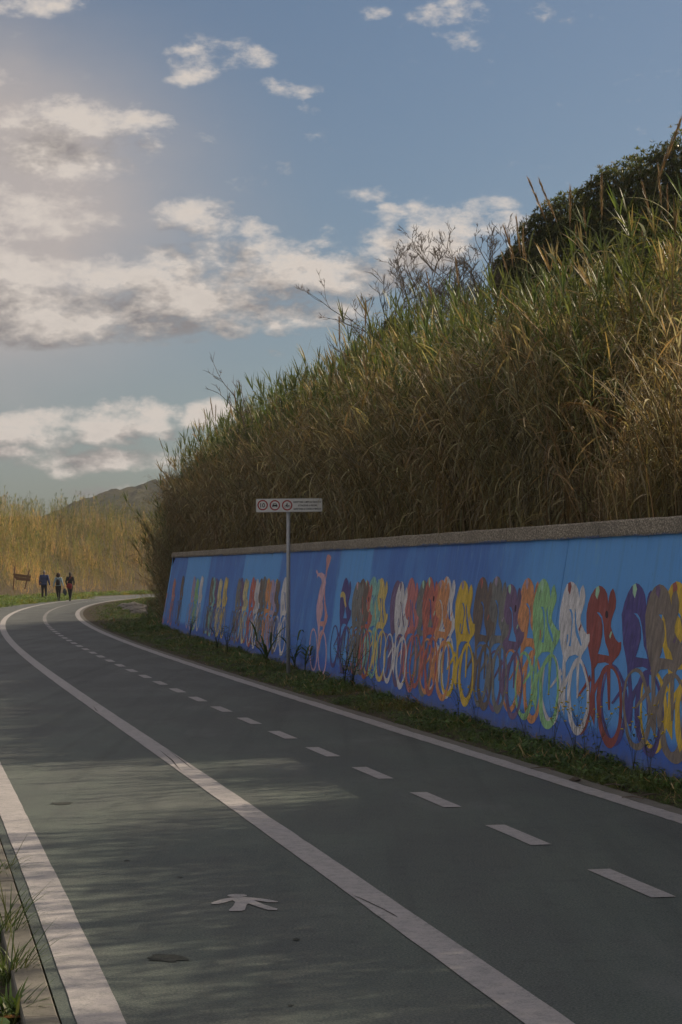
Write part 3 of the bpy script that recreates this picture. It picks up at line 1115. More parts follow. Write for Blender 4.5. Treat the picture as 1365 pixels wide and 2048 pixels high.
# yellow arm of the navy rider
paint('paint_yellow_arm', C_OCHRE, 0.2)
a = MB()
a.poly([[(248, 400), (258, 376), (275, 374), (288, 395), (290, 450), (298, 490), (290, 505), (280, 470), (274, 425), (262, 415), (250, 425)]], lambda x, y: from_crop(x, y, 0.0016 + RL[688]))
a.build('accent_stripe', 'paint_yellow_arm', RO[688])

#@@PART3@@
# ------------------------------------------------------------------ plants: builders with a 'tone' colour per vertex
class Plant:
    def __init__(self):
        self.v, self.f, self.c = [], [], []

    def strip(self, pts, sides, widths, col0, col1=None):
        """leaf blade: ribbon through pts, half width along sides[i]"""
        b = len(self.v)
        n = len(pts)
        col1 = col1 or col0
        for i in range(n):
            t = i / (n - 1)
            c = tuple(a * (1 - t) + d * t for a, d in zip(col0, col1))
            w = widths[i]
            if i == n - 1:
                self.v.append(pts[i]); self.c.append(c)
            else:
                self.v.append(pts[i] - sides[i] * w); self.v.append(pts[i] + sides[i] * w)
                self.c += [c, c]
        for i in range(n - 2):
            self.f.append((b + 2 * i, b + 2 * i + 1, b + 2 * i + 3, b + 2 * i + 2))
        self.f.append((b + 2 * (n - 2), b + 2 * (n - 2) + 1, b + 2 * (n - 1)))

    def leaf(self, p, d, length, width, droop, col0, col1=None, seg=4, twist=0.0):
        """arching leaf from p along d, bending towards -z by droop"""
        d = Vector(d).normalized()
        side = d.cross(Vector((0, 0, 1)))
        side = side.normalized() if side.length > 1e-4 else Vector((1, 0, 0))
        pts, sides, ws = [], [], []
        q = Vector(p)
        for i in range(seg + 1):
            t = i / seg
            pts.append(q.copy())
            a = twist * t
            nrm = side.cross(d)
            sides.append(side * math.cos(a) + nrm * math.sin(a))
            ws.append(width / 2 * (0.55 + 1.2 * t if t < 0.35 else max(0.05, 1.0 - ((t - 0.35) / 0.65) ** 1.6)))
            d = (d + Vector((0, 0, -droop / seg))).normalized()
            q = q + d * (length / seg)
        self.strip(pts, sides, ws, col0, col1)

    def stem(self, pts, radii, col0, col1=None, n=3):
        b = len(self.v)
        m = MB(); m.tube(pts, radii, n, cap=False)
        self.v += m.v
        self.f += [tuple(i + b for i in f) for f in m.f]
        col1 = col1 or col0
        for i in range(len(pts)):
            t = i / (len(pts) - 1)
            self.c += [tuple(a * (1 - t) + d * t for a, d in zip(col0, col1))] * n

    def build(self, name, mat, parent=None, link=True, smooth=False):
        o = mesh_obj(name, self.v, self.f, mat, parent, smooth, link)
        at_ = o.data.attributes.new('tone', 'FLOAT_COLOR', 'POINT')
        arr = np.ones((len(self.v), 4), dtype=np.float32)
        arr[:, :3] = np.array(self.c, dtype=np.float32)
        at_.data.foreach_set('color', arr.ravel())
        return o


GREENS = [(0.135, 0.158, 0.052), (0.16, 0.182, 0.06), (0.108, 0.138, 0.052), (0.225, 0.21, 0.08), (0.10, 0.125, 0.056)]
DRIES = [(0.37, 0.28, 0.155), (0.43, 0.34, 0.20), (0.29, 0.215, 0.12), (0.52, 0.43, 0.28), (0.37, 0.25, 0.125), (0.23, 0.18, 0.11)]


def vary(c, r, a=0.2):
    k = r.uniform(1 - a, 1 + a)
    return tuple(x * k for x in c)


def curve_stem(h, r, lean):
    a = r.uniform(0, 6.28)
    lx, ly = math.cos(a) * lean, math.sin(a) * lean
    n = 6
    return [Vector((lx * (i / n) ** 2 * h, ly * (i / n) ** 2 * h, h * (i / n))) for i in range(n + 1)]


def along(pts, t):
    x = t * (len(pts) - 1)
    i = min(int(x), len(pts) - 2)
    return pts[i].lerp(pts[i + 1], x - i)


def make_reed(seed, green):
    """giant reed about 3 m tall: cane, limp dry leaves below, live leaves above"""
    r = random.Random(seed)
    p = Plant()
    h = r.uniform(2.5, 3.3)
    st = curve_stem(h, r, r.uniform(0.05, 0.22))
    p.stem(st, [0.013, 0.013, 0.012, 0.011, 0.009, 0.007, 0.003], vary(DRIES[3], r), vary(GREENS[1], r) if green else vary(DRIES[0], r))
    n = 40
    a = r.uniform(0, 6.28)
    for i in range(n):
        t = 0.08 + 0.92 * i / n
        a += math.pi + r.uniform(-0.7, 0.7)
        q = along(st, t)
        live = green and t > r.uniform(0.28, 0.85)
        d = Vector((math.cos(a), math.sin(a), r.uniform(0.7, 1.7) if live else r.uniform(-0.2, 1.0)))
        if live:
            c0 = vary(r.choice(GREENS), r)
            c1 = vary(r.choice(DRIES), r) if r.random() < 0.3 else c0
            p.leaf(q, d, r.uniform(0.30, 0.60), r.uniform(0.016, 0.032), r.uniform(0.5, 1.5), c0, c1, 5, r.uniform(-0.9, 0.9))
        else:
            c0 = vary(r.choice(DRIES), r, 0.3)
            p.leaf(q, d, r.uniform(0.2, 0.48), r.uniform(0.009, 0.020), r.uniform(1.0, 3.2), c0, vary(c0, r), 5, r.uniform(-2.5, 2.5))
    # tuft at the tip
    for i in range(5):
        a = r.uniform(0, 6.28)
        c0 = vary(r.choice(GREENS if green else DRIES), r)
        p.leaf(st[-1], (math.cos(a) * 0.5, math.sin(a) * 0.5, 1.6), r.uniform(0.3, 0.5), 0.025, r.uniform(0.2, 1.0), c0, None, 4, r.uniform(-.5, .5))
    return p


def make_straw(seed):
    """tangle of dry canes and hanging leaves, 1.6 m"""
    r = random.Random(seed)
    p = Plant()
    for i in range(9):
        h = r.uniform(0.9, 2.0)
        o_ = Vector((r.uniform(-.3, .3), r.uniform(-.3, .3), 0))
        st = [o_ + q for q in curve_stem(h, r, r.uniform(0.1, 0.6))]
        c = vary(r.choice(DRIES), r, 0.35)
        p.stem(st, [0.007, 0.007, 0.006, 0.006, 0.005, 0.004, 0.002], c, vary(c, r))
        for j in range(7):
            a = r.uniform(0, 6.28)
            q = along(st, r.uniform(0.1, 1))
            p.leaf(q, (math.cos(a), math.sin(a), r.uniform(-.4, 1.2)), r.uniform(0.2, 0.5), r.uniform(0.008, 0.02), r.uniform(0.8, 3), vary(r.choice(DRIES), r, .35), None, 4, r.uniform(-2, 2))
    return p


def make_grass(seed, h=0.22, n=26, cols=None, spread=0.10, wide=0.006):
    r = random.Random(seed)
    p = Plant()
    cols = cols or [(0.085, 0.14, 0.036), (0.105, 0.16, 0.045), (0.065, 0.115, 0.034), (0.16, 0.17, 0.065)]
    for i in range(n):
        a = r.uniform(0, 6.28)
        rad = r.uniform(0, spread)
        d = Vector((math.cos(a) * r.uniform(.1, .9), math.sin(a) * r.uniform(.1, .9), 1))
        p.leaf((math.cos(a) * rad, math.sin(a) * rad, -0.01), d, h * r.uniform(0.5, 1.25), wide * r.uniform(0.7, 1.5), r.uniform(0.3, 1.8), vary(r.choice(cols), r), None, 3, r.uniform(-1, 1))
    return p


def make_weed(seed, h=0.16, n=16):
    """broad-leaved clump"""
    r = random.Random(seed)
    p = Plant()
    for i in range(n):
        a = r.uniform(0, 6.28)
        q = Vector((r.uniform(-.07, .07), r.uniform(-.07, .07), r.uniform(0, h)))
        c = vary(r.choice([(0.075, 0.135, 0.036), (0.095, 0.16, 0.05), (0.055, 0.10, 0.034)]), r)
        p.leaf(q, (math.cos(a), math.sin(a), r.uniform(0.1, 1.0)), r.uniform(0.06, 0.13), r.uniform(0.02, 0.045), r.uniform(0.4, 1.6), c, None, 3)
    return p


def scatter(name, protos, pts, rots, scl, idx, tint):
    """one mass of plants: points carrying copies of a few plant shapes"""
    me = bpy.data.meshes.new(name)
    me.from_pydata([tuple(p) for p in pts], [], [])
    n = len(pts)
    def attr(nm, typ, key, data):
        a = me.attributes.new(nm, typ, 'POINT')
        a.data.foreach_set(key, np.asarray(data, dtype=np.float32 if typ != 'INT' else np.int32).ravel())
    attr('rot', 'FLOAT_VECTOR', 'vector', rots)
    attr('scl', 'FLOAT', 'value', scl)
    attr('idx', 'INT', 'value', idx)
    t4 = np.ones((n, 4)); t4[:, :3] = tint
    attr('tint', 'FLOAT_COLOR', 'color', t4)
    o = bpy.data.objects.new(name, me)
    COL.objects.link(o)
    ng = bpy.data.node_groups.new(name + '_scatter', 'GeometryNodeTree')
    ng.interface.new_socket('Geometry', in_out='INPUT', socket_type='NodeSocketGeometry')
    ng.interface.new_socket('Geometry', in_out='OUTPUT', socket_type='NodeSocketGeometry')
    N = ng.nodes
    gi, go = N.new('NodeGroupInput'), N.new('NodeGroupOutput')
    join = N.new('GeometryNodeJoinGeometry')
    for pr in reversed(protos):
        oi = N.new('GeometryNodeObjectInfo')
        oi.inputs['Object'].default_value = pr
        oi.inputs['As Instance'].default_value = False
        g2i = N.new('GeometryNodeGeometryToInstance')
        ng.links.new(oi.outputs['Geometry'], g2i.inputs[0])
        ng.links.new(g2i.outputs[0], join.inputs[0])
    iop = N.new('GeometryNodeInstanceOnPoints')
    ng.links.new(gi.outputs[0], iop.inputs['Points'])
    ng.links.new(join.outputs[0], iop.inputs['Instance'])
    iop.inputs['Pick Instance'].default_value = True
    def named(nm, dt):
        a = N.new('GeometryNodeInputNamedAttribute')
        a.data_type = dt
        a.inputs['Name'].default_value = nm
        return [s_ for s_ in a.outputs if s_.name == 'Attribute' and s_.enabled][0]
    ng.links.new(named('idx', 'INT'), iop.inputs['Instance Index'])
    e2r = N.new('FunctionNodeEulerToRotation')
    ng.links.new(named('rot', 'FLOAT_VECTOR'), e2r.inputs[0])
    ng.links.new(e2r.outputs[0], iop.inputs['Rotation'])
    ng.links.new(named('scl', 'FLOAT'), iop.inputs['Scale'])
    ng.links.new(iop.outputs[0], go.inputs[0])
    md = o.modifiers.new('scatter', 'NODES')
    md.node_group = ng
    return o


def lean_euler(lean_dir, ang, yaw):
    ax = Vector((0, 0, 1)).cross(Vector(lean_dir))
    q = Quaternion(ax.normalized(), ang) @ Quaternion((0, 0, 1), yaw) if ax.length > 1e-5 else Quaternion((0, 0, 1), yaw)
    return tuple(q.to_euler())


# ---- reeds on the embankment
REEDS = [make_reed(100 + i, True).build('reed_shape', 'reed_leaf', link=False) for i in range(6)] + \
        [make_reed(200 + i, False).build('reed_shape', 'reed_leaf', link=False) for i in range(5)] + \
        [make_straw(300 + i).build('straw_shape', 'reed_leaf', link=False) for i in range(4)]
NG, ND, NS = 6, 5, 4
TO_ROAD = -WN

pts, rots, scl, idx, tint = [], [], [], [], []


def put_reed(X, Y, kind, sc, lean, ld, tn):
    pts.append((X, Y, bank_z(X, Y) - 0.05))
    rots.append(lean_euler(ld, lean, random.uniform(0, 6.28)))
    scl.append(sc)
    idx.append({'g': random.randrange(NG), 'd': NG + random.randrange(ND), 's': NG + ND + random.randrange(NS)}[kind])
    tint.append(tn)


def rtint(lo=0.75, hi=1.2):
    k = random.uniform(lo, hi)
    return (k * random.uniform(0.86, 1.06), k * random.uniform(0.96, 1.08), k * random.uniform(0.85, 1.1))


def reed_height(Y, L):
    """how tall the stand grows (scale of a 3 m reed)"""
    return 0.98 * (1 + 0.16 * noise.noise((Y * 0.28, L * 0.5, 7)))


TAN_E = math.tan(SUN_EL)


def sun_gap_height(X, Y, h):
    """near reed height, cut to shape the sunlit band and dapples on the path"""
    t = (X + 0.6) / math.sin(SUN_AZ)
    yl = Y - t * math.cos(SUN_AZ) + random.uniform(-0.7, 0.7)
    wob = 0.5 * noise.noise((Y * 0.8, X * 0.8, 2))
    if yl > 16.6 + wob: return h
    clump = noise.noise((yl * 1.7, X * 0.25, 21)) + 0.6 * noise.noise((yl * 4.3, X * 0.5, 33))  # clumps kept taller, shaped to throw shade streaks between the sun gaps
    if yl > 12.3 + wob:
        xc = 0.6 + random.uniform(-0.5, 0.7)
        lo, hi = 0.65, 1.0
        if clump > 0.52: xc = -3.4
    else:
        xc = 0.3 + random.uniform(-0.6, 0.6)
        lo, hi = 0.65, 1.0
        if clump > -0.03: xc = -2.6 + random.uniform(-0.8, 0.8)
    dist = (X - xc) / math.sin(SUN_AZ)
    cap = (TAN_E * dist - bank_z(X, Y)) / 3.2
    return max(0.33, min(h, cap * random.uniform(lo, hi)))


nreed = 0
while nreed < 15000:
    Y = random.uniform(-6, 112) if random.random() < 0.3 else random.uniform(9, 62)
    L = 0.15 + random.uniform(0.0, 1.0) ** 1.5 * 11.0
    X = front_x(Y) + L
    if Y > 62 and random.random() < 0.3: continue
    # leave the hidden back thin
    if L > 7 and random.random() < 0.5: continue
    nreed += 1
    ld = TO_ROAD + Vector((random.uniform(-.8, .8), random.uniform(-.8, .8), 0))
    edge = max(0, 1 - L / 1.6)
    green = noise.noise((Y * 0.22 + 3, L * 0.35, 1.0)) * 0.8 + 0.78 + (L - 2) * 0.07
    kind = 'g' if random.random() < green else 'd'
    h = reed_height(Y, L) * random.uniform(0.72, 1.1) * (1 - 0.28 * edge)
    h *= 1 - (0.26 if Y < 25 else max(0.08, 0.26 - (Y - 25) * 0.02)) * max(0, min(1, (L - 1.0) / 2.0))
    h *= 0.9 + 0.1 * max(0, min(1, (Y - 24) / 12))
    h = sun_gap_height(X, Y, h)
    if h < 0.45 and random.random() < 0.5: continue
    put_reed(X, Y, kind, h, abs(random.gauss(0.10, 0.12)) * (1 - 0.5 * edge), ld, rtint())
for i in range(9000):
    Y = random.uniform(6, 64)
    L = 0.25 + random.uniform(0, 1) ** 1.6 * 6
    X = front_x(Y) + L
    ld = TO_ROAD + Vector((random.uniform(-.7, .7), random.uniform(-.7, .7), 0))
    ln = abs(random.gauss(0.25, 0.22)) * min(1, 0.25 + L * 0.6)
    put_reed(X, Y, 's', sun_gap_height(X, Y, random.uniform(0.7, 1.25)), ln, ld, rtint(0.6, 1.15))
# overhang at the end of the wall
for i in range(900):
    Y = random.uniform(53.8, 66)
    L = random.uniform(-0.2, 1.4)
    X = front_x(Y) + L
    put_reed(X, Y, random.choice('gdds'), random.uniform(0.6, 1.0), abs(random.gauss(0.2, 0.2)), (-1, -0.4, 0), rtint(0.6, 1.0))
tag(scatter('reeds', REEDS, pts, rots, scl, idx, tint), 'dense stand of green and dry brown giant reeds above the wall', 'reeds', kind='stuff')

# ---- reeds on the far bank
pts, rots, scl, idx, tint = [], [], [], [], []
for i in range(15000):
    t = random.uniform(0.12, 1.0)
    s, p = far_foot(t)
    j = min(int(np.searchsorted(_PS, s)), len(_PN) - 1)
    d = random.uniform(0, 1) ** 0.9 * 15 + 0.1
    q = p - _PN[j] * d
    k = 1.0
    rise = min(1, d / 3.5)
    g = noise.noise((q.x * 0.13, q.y * 0.13, 2)) * 1.1 + 0.85
    kind = random.random()
    pts.append((q.x, q.y, far_z(d) - 0.1))
    rots.append(lean_euler((random.uniform(-1, 1), random.uniform(-1, 1) - 0.3, 0), abs(random.gauss(0.18, 0.2)), random.uniform(0, 6.28)))
    scl.append(random.uniform(0.42, 0.85) * (0.5 + 0.5 * rise) * (1 + 0.55 * noise.noise((q.x * 0.3, q.y * 0.3, 5))))
    idx.append(random.randrange(NG) if random.random() < g else (NG + random.randrange(ND) if random.random() < .7 else NG + ND + random.randrange(NS)))
    pn = noise.noise((q.x * 0.16, q.y * 0.16 + d * 0.1, 12)) + 0.7 * noise.noise((q.x * 0.5, q.y * 0.5, 3))
    k = random.uniform(0.8, 1.5) * (1 + 0.75 * pn)
    tint.append((k * random.uniform(1.0, 1.2) * (1 + 0.15 * pn), k * random.uniform(1.0, 1.1), k * 0.75))
tag(scatter('reeds', REEDS, pts, rots, scl, idx, tint), 'sunlit golden reeds covering the far bank beyond the walkers', 'reeds', kind='stuff')

# ---- grass at the wall foot
GRASS = [make_grass(400 + i, random.uniform(0.14, 0.26)).build('grass_shape', 'grass_blade', link=False) for i in range(5)] + \
        [make_weed(450 + i, random.uniform(0.08, 0.2)).build('weed_shape', 'grass_blade', link=False) for i in range(4)] + \
        [make_grass(480, 0.2, 9, DRIES, 0.12, 0.012).build('litter_shape', 'grass_blade', link=False)]
pts, rots, scl, idx, tint = [], [], [], [], []


def sow(n, y0, y1, t0, t1, smin, smax, near_wall=0.5):
    for i in range(n):
        Y = y0 + (y1 - y0) * random.random() ** 1.25
        t = random.uniform(t0, t1)
        p = verge_pt(Y, t)
        edge = 0.08 + 0.08 * noise.noise((Y * 1.9, 0, 0)) + 0.06 * noise.noise((Y * 6.1, 3, 0))
        dead = random.random() < 0.07
        if t < edge * (0.3 if dead else random.uniform(0.7, 1.2)): continue
        pts.append(p)
        rots.append((random.uniform(1.2, 1.6) if dead else random.uniform(-.2, .2), random.uniform(-.2, .2), random.uniform(0, 6.28)))
        patch = 0.75 + 0.6 * noise.noise((p.x * 0.9, p.y * 0.9, 4))
        scl.append(random.uniform(smin, smax) * patch * (0.55 + near_wall * t) * min(1.0, 0.35 + (t - edge) * 4))
        idx.append(9 if dead else random.randrange(9))
        k = random.uniform(0.8, 1.75)
        dry = max(0, noise.noise((p.x * 0.6, p.y * 0.6, 9)))
        tint.append((k * (1 + 0.8 * dry), k, k * 0.9))


sow(15000, 5, 60, 0.0, 1.0, 0.3, 0.85, 0.6)
sow(4500, 50, 125, 0.0, 1.0, 0.8, 1.5)
sow(1500, -8, 6, 0.0, 1.0, 0.35, 0.85)
tag(scatter('grass', GRASS, pts, rots, scl, idx, tint), 'dark green grass and weeds along the foot of the mural wall', 'grass', kind='stuff')

# ---- grass beyond the kerb and at the foot of the far bank
pts, rots, scl, idx, tint = [], [], [], [], []
for i in range(7000):
    Y = random.uniform(-6, 30) if random.random() < 0.6 else random.uniform(30, 95)
    o_ = -1.80 - random.random() ** 1.6 * 3.5
    p = path_at(s_of_y(Y), o_)
    if noise.noise((p.x * 1.7, p.y * 1.7, 8)) < -0.15: continue
    p.z = -0.11 + 0.03 * (-o_ - 1.75)
    pts.append(p); rots.append((random.uniform(-.25, .25), random.uniform(-.25, .25), random.uniform(0, 6.28)))
    scl.append(random.uniform(0.5, 1.2)); idx.append(random.randrange(9))
    k = random.uniform(0.8, 1.5); tint.append((k * 1.1, k * 1.05, k))
tag(scatter('grass', GRASS, pts, rots, scl, idx, tint), 'tufts of bright green grass behind the kerb stones', 'grass', kind='stuff')
pts, rots, scl, idx, tint = [], [], [], [], []
for i in range(9000):
    t = random.uniform(0.1, 1.0)
    s, p = far_foot(t)
    j = min(int(np.searchsorted(_PS, s)), len(_PN) - 1)
    q = p - _PN[j] * random.uniform(-2.25 if t > 0.4 else -4.5, 1.6)
    q.z = -0.03
    pts.append(q); rots.append((random.uniform(-.25, .25), random.uniform(-.25, .25), random.uniform(0, 6.28)))
    scl.append(random.uniform(1.0, 2.6)); idx.append(random.randrange(9))
    k = random.uniform(1.0, 1.9); dry = max(0, noise.noise((q.x * 0.25, q.y * 0.25, 9)) * 2)
    tint.append((k * (1.15 + dry), k * (1.05 + 0.3 * dry), k * 0.8))
tag(scatter('grass', GRASS, pts, rots, scl, idx, tint), 'sunlit grass between the far bend and the reed bank', 'grass', kind='stuff')
#@@PART4@@
# ------------------------------------------------------------------ tall plumed reeds standing out above the stand
def plume_mesh(seed, L=0.6):
    r = random.Random(seed)
    p = Plant()
    for i in range(110):
        t = i / 110
        a = r.uniform(0, 6.28)
        z = t * L * 0.9
        w = 0.055 * math.sin(min(1, t * 1.5 + 0.15) * math.pi / 2) * (1 - t * 0.7)
        c = vary(r.choice([(0.26, 0.17, 0.085), (0.33, 0.23, 0.13), (0.20, 0.12, 0.06), (0.38, 0.29, 0.18)]), r)
        p.leaf((0, 0, z), (math.cos(a) * w / 0.1, math.sin(a) * w / 0.1, 1.3), r.uniform(0.09, 0.17), 0.011, r.uniform(-0.1, 0.4), c, None, 2)
    return p


PL = [plume_mesh(500 + i).build('plume', 'plain_leaf', link=False) for i in range(3)]
_st = MB(); _st.tube([(0, 0, 0), (0.01, 0, 1.0), (0.0, 0, 2.0), (0, 0, 3.2)], [0.013, 0.012, 0.009, 0.004], 5)
STEM_ME = Plant(); STEM_ME.stem([Vector((0, 0, 0)), Vector((.01, 0, 1)), Vector((0, 0.01, 2)), Vector((0, 0, 3.2))], [.013, .012, .009, .004], (0.28, 0.2, 0.1), (0.2, 0.2, 0.08), 5)
STEM_O = STEM_ME.build('stem', 'plain_leaf', link=False)
LEAF_O = []
for i in range(4):
    r = random.Random(i); p = Plant()
    p.leaf((0, 0, 0), (1, 0, 1.2), 0.55, 0.042, 1.0, vary(GREENS[i], r), vary(GREENS[3], r), 5, r.uniform(-.5, .5))
    LEAF_O.append(p.build('leaf', 'plain_leaf', link=False))


def link_copy(src, name, parent, loc, rot=(0, 0, 0), sc=1.0):
    o = bpy.data.objects.new(name, src.data)
    o.location = loc; o.rotation_euler = rot
    o.scale = (sc, sc, sc) if isinstance(sc, (int, float)) else sc
    COL.objects.link(o); o.parent = parent
    return o


def plumed_reed(px, py, label, group, size=1.0, lean=0.1, Lpx=None):
    """tip of the plume at a photograph pixel; rooted on the embankment where a 3.6 m reed reaches it"""
    d = ray(px, py)
    best = None
    for k in range(200):
        Y = 14 + k * 0.3
        X = d.x / d.y * Y
        z = CAM_H + d.z / d.y * Y
        if X < front_x(Y) - 0.7: continue
        e = z - bank_z(X, Y) - 3.75
        if best is None or abs(e) < abs(best[0]): best = (e, X, Y, z)
        if best and e > 0 and abs(best[0]) < 0.1: break
    e, X, Y, z = best
    root = Vector((max(X + lean * 3.5, front_x(Y) + 0.25), Y, 0)); root.z = bank_z(root.x, root.y) - 0.05
    tip = Vector((X, Y, z))
    v = tip - root
    k = v.length / 3.75
    o = empty('plumed_reed', root)
    o.rotation_euler = v.to_track_quat('Z', 'Y').to_euler()
    o.scale = (1, 1, k)
    tag(o, label, 'reed', group)
    link_copy(STEM_O, 'stem', o, (0, 0, 0))
    link_copy(random.choice(PL), 'plume', o, (0, 0, 3.18), (random.uniform(-.15, .15), random.uniform(-.15, .15), random.uniform(0, 6)), (size * .62, size * .62, size / k * .8))
    for j in range(5):
        link_copy(LEAF_O[j % 4], 'leaf', o, (0, 0, 1.5 + 0.3 * j), (0, 0, random.uniform(0, 6.28)))
    return o


PLUMES = [  # tip pixel, plume size, lean, group, label
    (1067, 343, 1, .25, 'a', 'plumed reed highest against the sky before the dark shrubs'),
    (1087, 357, 1.1, .3, 'a', 'thick plumed reed leaning beside the highest one'),
    (1131, 362, 1, .1, 'a', 'upright plumed reed before the low rounded evergreen, tip against the sky'),
    (1169, 398, .9, .05, 'a', 'short plumed reed between the two tall ones before the evergreens'),
    (1190, 350, 1.1, .15, 'a', 'long plumed reed before the middle evergreen shrub'),
    (1286, 352, 1, .2, 'a', 'leaning plumed reed before the tallest evergreen, lowest of three'),
    (1310, 325, 1.1, .15, 'a', 'middle and highest plumed reed before the tallest evergreen'),
    (1340, 350, .9, -.05, 'a', 'plumed reed leaning rightward before the tallest evergreen'),
    (1149, 425, .8, 0, 'a', 'small plume low before the rounded evergreen shrub'),
    (1250, 455, .8, .05, 'a', 'small twin plume low before the middle evergreen'),
    (1290, 425, .8, -.1, 'a', 'faint plume among leaves before the tallest evergreen'),
    (1003, 476, .8, .2, 'b', 'lowest plume of the tight cluster beside the bare shrubs'),
    (1010, 455, .9, .2, 'b', 'second lowest plume of the tight cluster beside the bare shrubs'),
    (1021, 438, 1, .12, 'b', 'dark plume just before the highest of the tight cluster'),
    (1028, 425, 1, .15, 'b', 'highest plume of the tight cluster beside the bare shrubs'),
    (1038, 435, .9, .1, 'b', 'plume just behind the highest of the tight cluster'),
    (1052, 458, .9, .05, 'b', 'last plume of the tight cluster, next to the evergreens'),
    (675, 625, 1, .08, 'c', 'single thick plume on the lower skyline against the cloud'),
    (729, 585, .9, .03, 'c', 'tall thin plume on a long bare stalk against the sky'),
    (718, 645, .9, .1, 'c', 'short rusty plume beside the tall thin one'),
    (757, 625, .8, .05, 'c', 'slim plume before the crooked bare shrub'),
    (826, 585, .8, .05, 'c', 'slim plume before the sparse bare shrub'),
    (862, 524, .9, .05, 'c', 'dark plume rising among the bare twigs'),
    (918, 505, 1, .02, 'c', 'upright plume before the widest bare shrub'),
    (318, 862, .8, .2, 'd', 'plumed reed at the very end of the reed stand'),
    (396, 826, .8, .1, 'd', 'lowest plume of the group above the far wall'),
    (408, 808, .9, .15, 'd', 'plume second from the end in the group above the far wall'),
    (421, 790, 1, .1, 'd', 'tallest upright plume of the group against the low cloud'),
    (428, 800, .9, .05, 'd', 'thin plume close beside the tallest against the low cloud'),
    (454, 792, .9, .25, 'd', 'strongly leaning plume against the low cloud'),
    (472, 775, 1, .03, 'd', 'straight dark plume highest above the far wall'),
    (481, 790, .8, .05, 'd', 'short plume beside the straight dark one'),
]
PG = {'a': 'plumed reeds before the dark shrubs', 'b': 'plumed reed cluster beside the bare shrub', 'c': 'plumed reeds on the middle skyline', 'd': 'plumed reeds above the wall end'}
for px, py, sz, ln, c, lab in PLUMES:
    plumed_reed(px, py, lab, PG[c], sz, ln)
plumed_reed(1338, 243, 'largest feathery plume leaning in at the top of the bank', None, 1.35, -0.25)

# one plume bent right over, low on the bank
o = empty('plumed_reed', at(1345, 945, 17.6))
base = o.location.copy()
tag(o, 'bent reed with a long arching golden plume hanging over the bank', 'reed')
P_ = [at(px, py, yy) - base for px, py, yy in ((1345, 945, 17.6), (1300, 895, 17.3), (1265, 862, 17.1), (1238, 838, 17.0), (1205, 822, 16.9), (1170, 808, 16.9), (1140, 806, 16.9))]
p = Plant(); p.stem(P_[:5], [.008, .007, .006, .005, .004], (0.22, .2, .09), (.3, .22, .12)); p.build('stem', 'plain_leaf', o)
p = Plant(); r = random.Random(3)
for i in range(150):
    t = 0.42 + 0.58 * r.random()
    q = along(P_, t); d = (along(P_, min(1, t + .05)) - along(P_, t - .05)).normalized()
    p.leaf(q, d + Vector((r.uniform(-.3, .3), r.uniform(-.3, .3), r.uniform(-.5, .3))), r.uniform(.08, .2), .008, r.uniform(.3, 1.2), vary((0.36, 0.22, 0.11), r), None, 3)
p.build('plume', 'plain_leaf', o)

# leafy reed tops that stand out at the right of the bank
for (px, py, yy, lab) in ((1210, 470, 24, 'green reed top with pale arching leaves before the dark shrub'), (1352, 430, 21, 'broad leaved green reed reaching into the top of the picture edge')):
    tip = at(px, py, yy)
    root = Vector((tip.x + 0.25, tip.y + 0.1, 0)); root.z = bank_z(root.x, root.y)
    o = empty('leafy_reed', root)
    tag(o, lab, 'reed')
    v = tip - root
    p = Plant(); st = [v * (i / 6) for i in range(7)]
    p.stem(st, [.016, .015, .014, .013, .011, .009, .005], (0.2, .17, .08), (0.1, .13, .04), 5); p.build('stem', 'plain_leaf', o)
    for j in range(20):
        p = Plant(); a = j * math.pi + random.uniform(-.5, .5)
        q = along(st, 0.45 + 0.55 * j / 20)
        p.leaf((0, 0, 0), (math.cos(a), math.sin(a), random.uniform(1.0, 2.0)), random.uniform(.55, .8), random.uniform(.045, .065), random.uniform(.6, 1.4), vary(random.choice(GREENS), random), None, 6, random.uniform(-.6, .6))
        l = p.build('leaf', 'plain_leaf', o); l.location = q


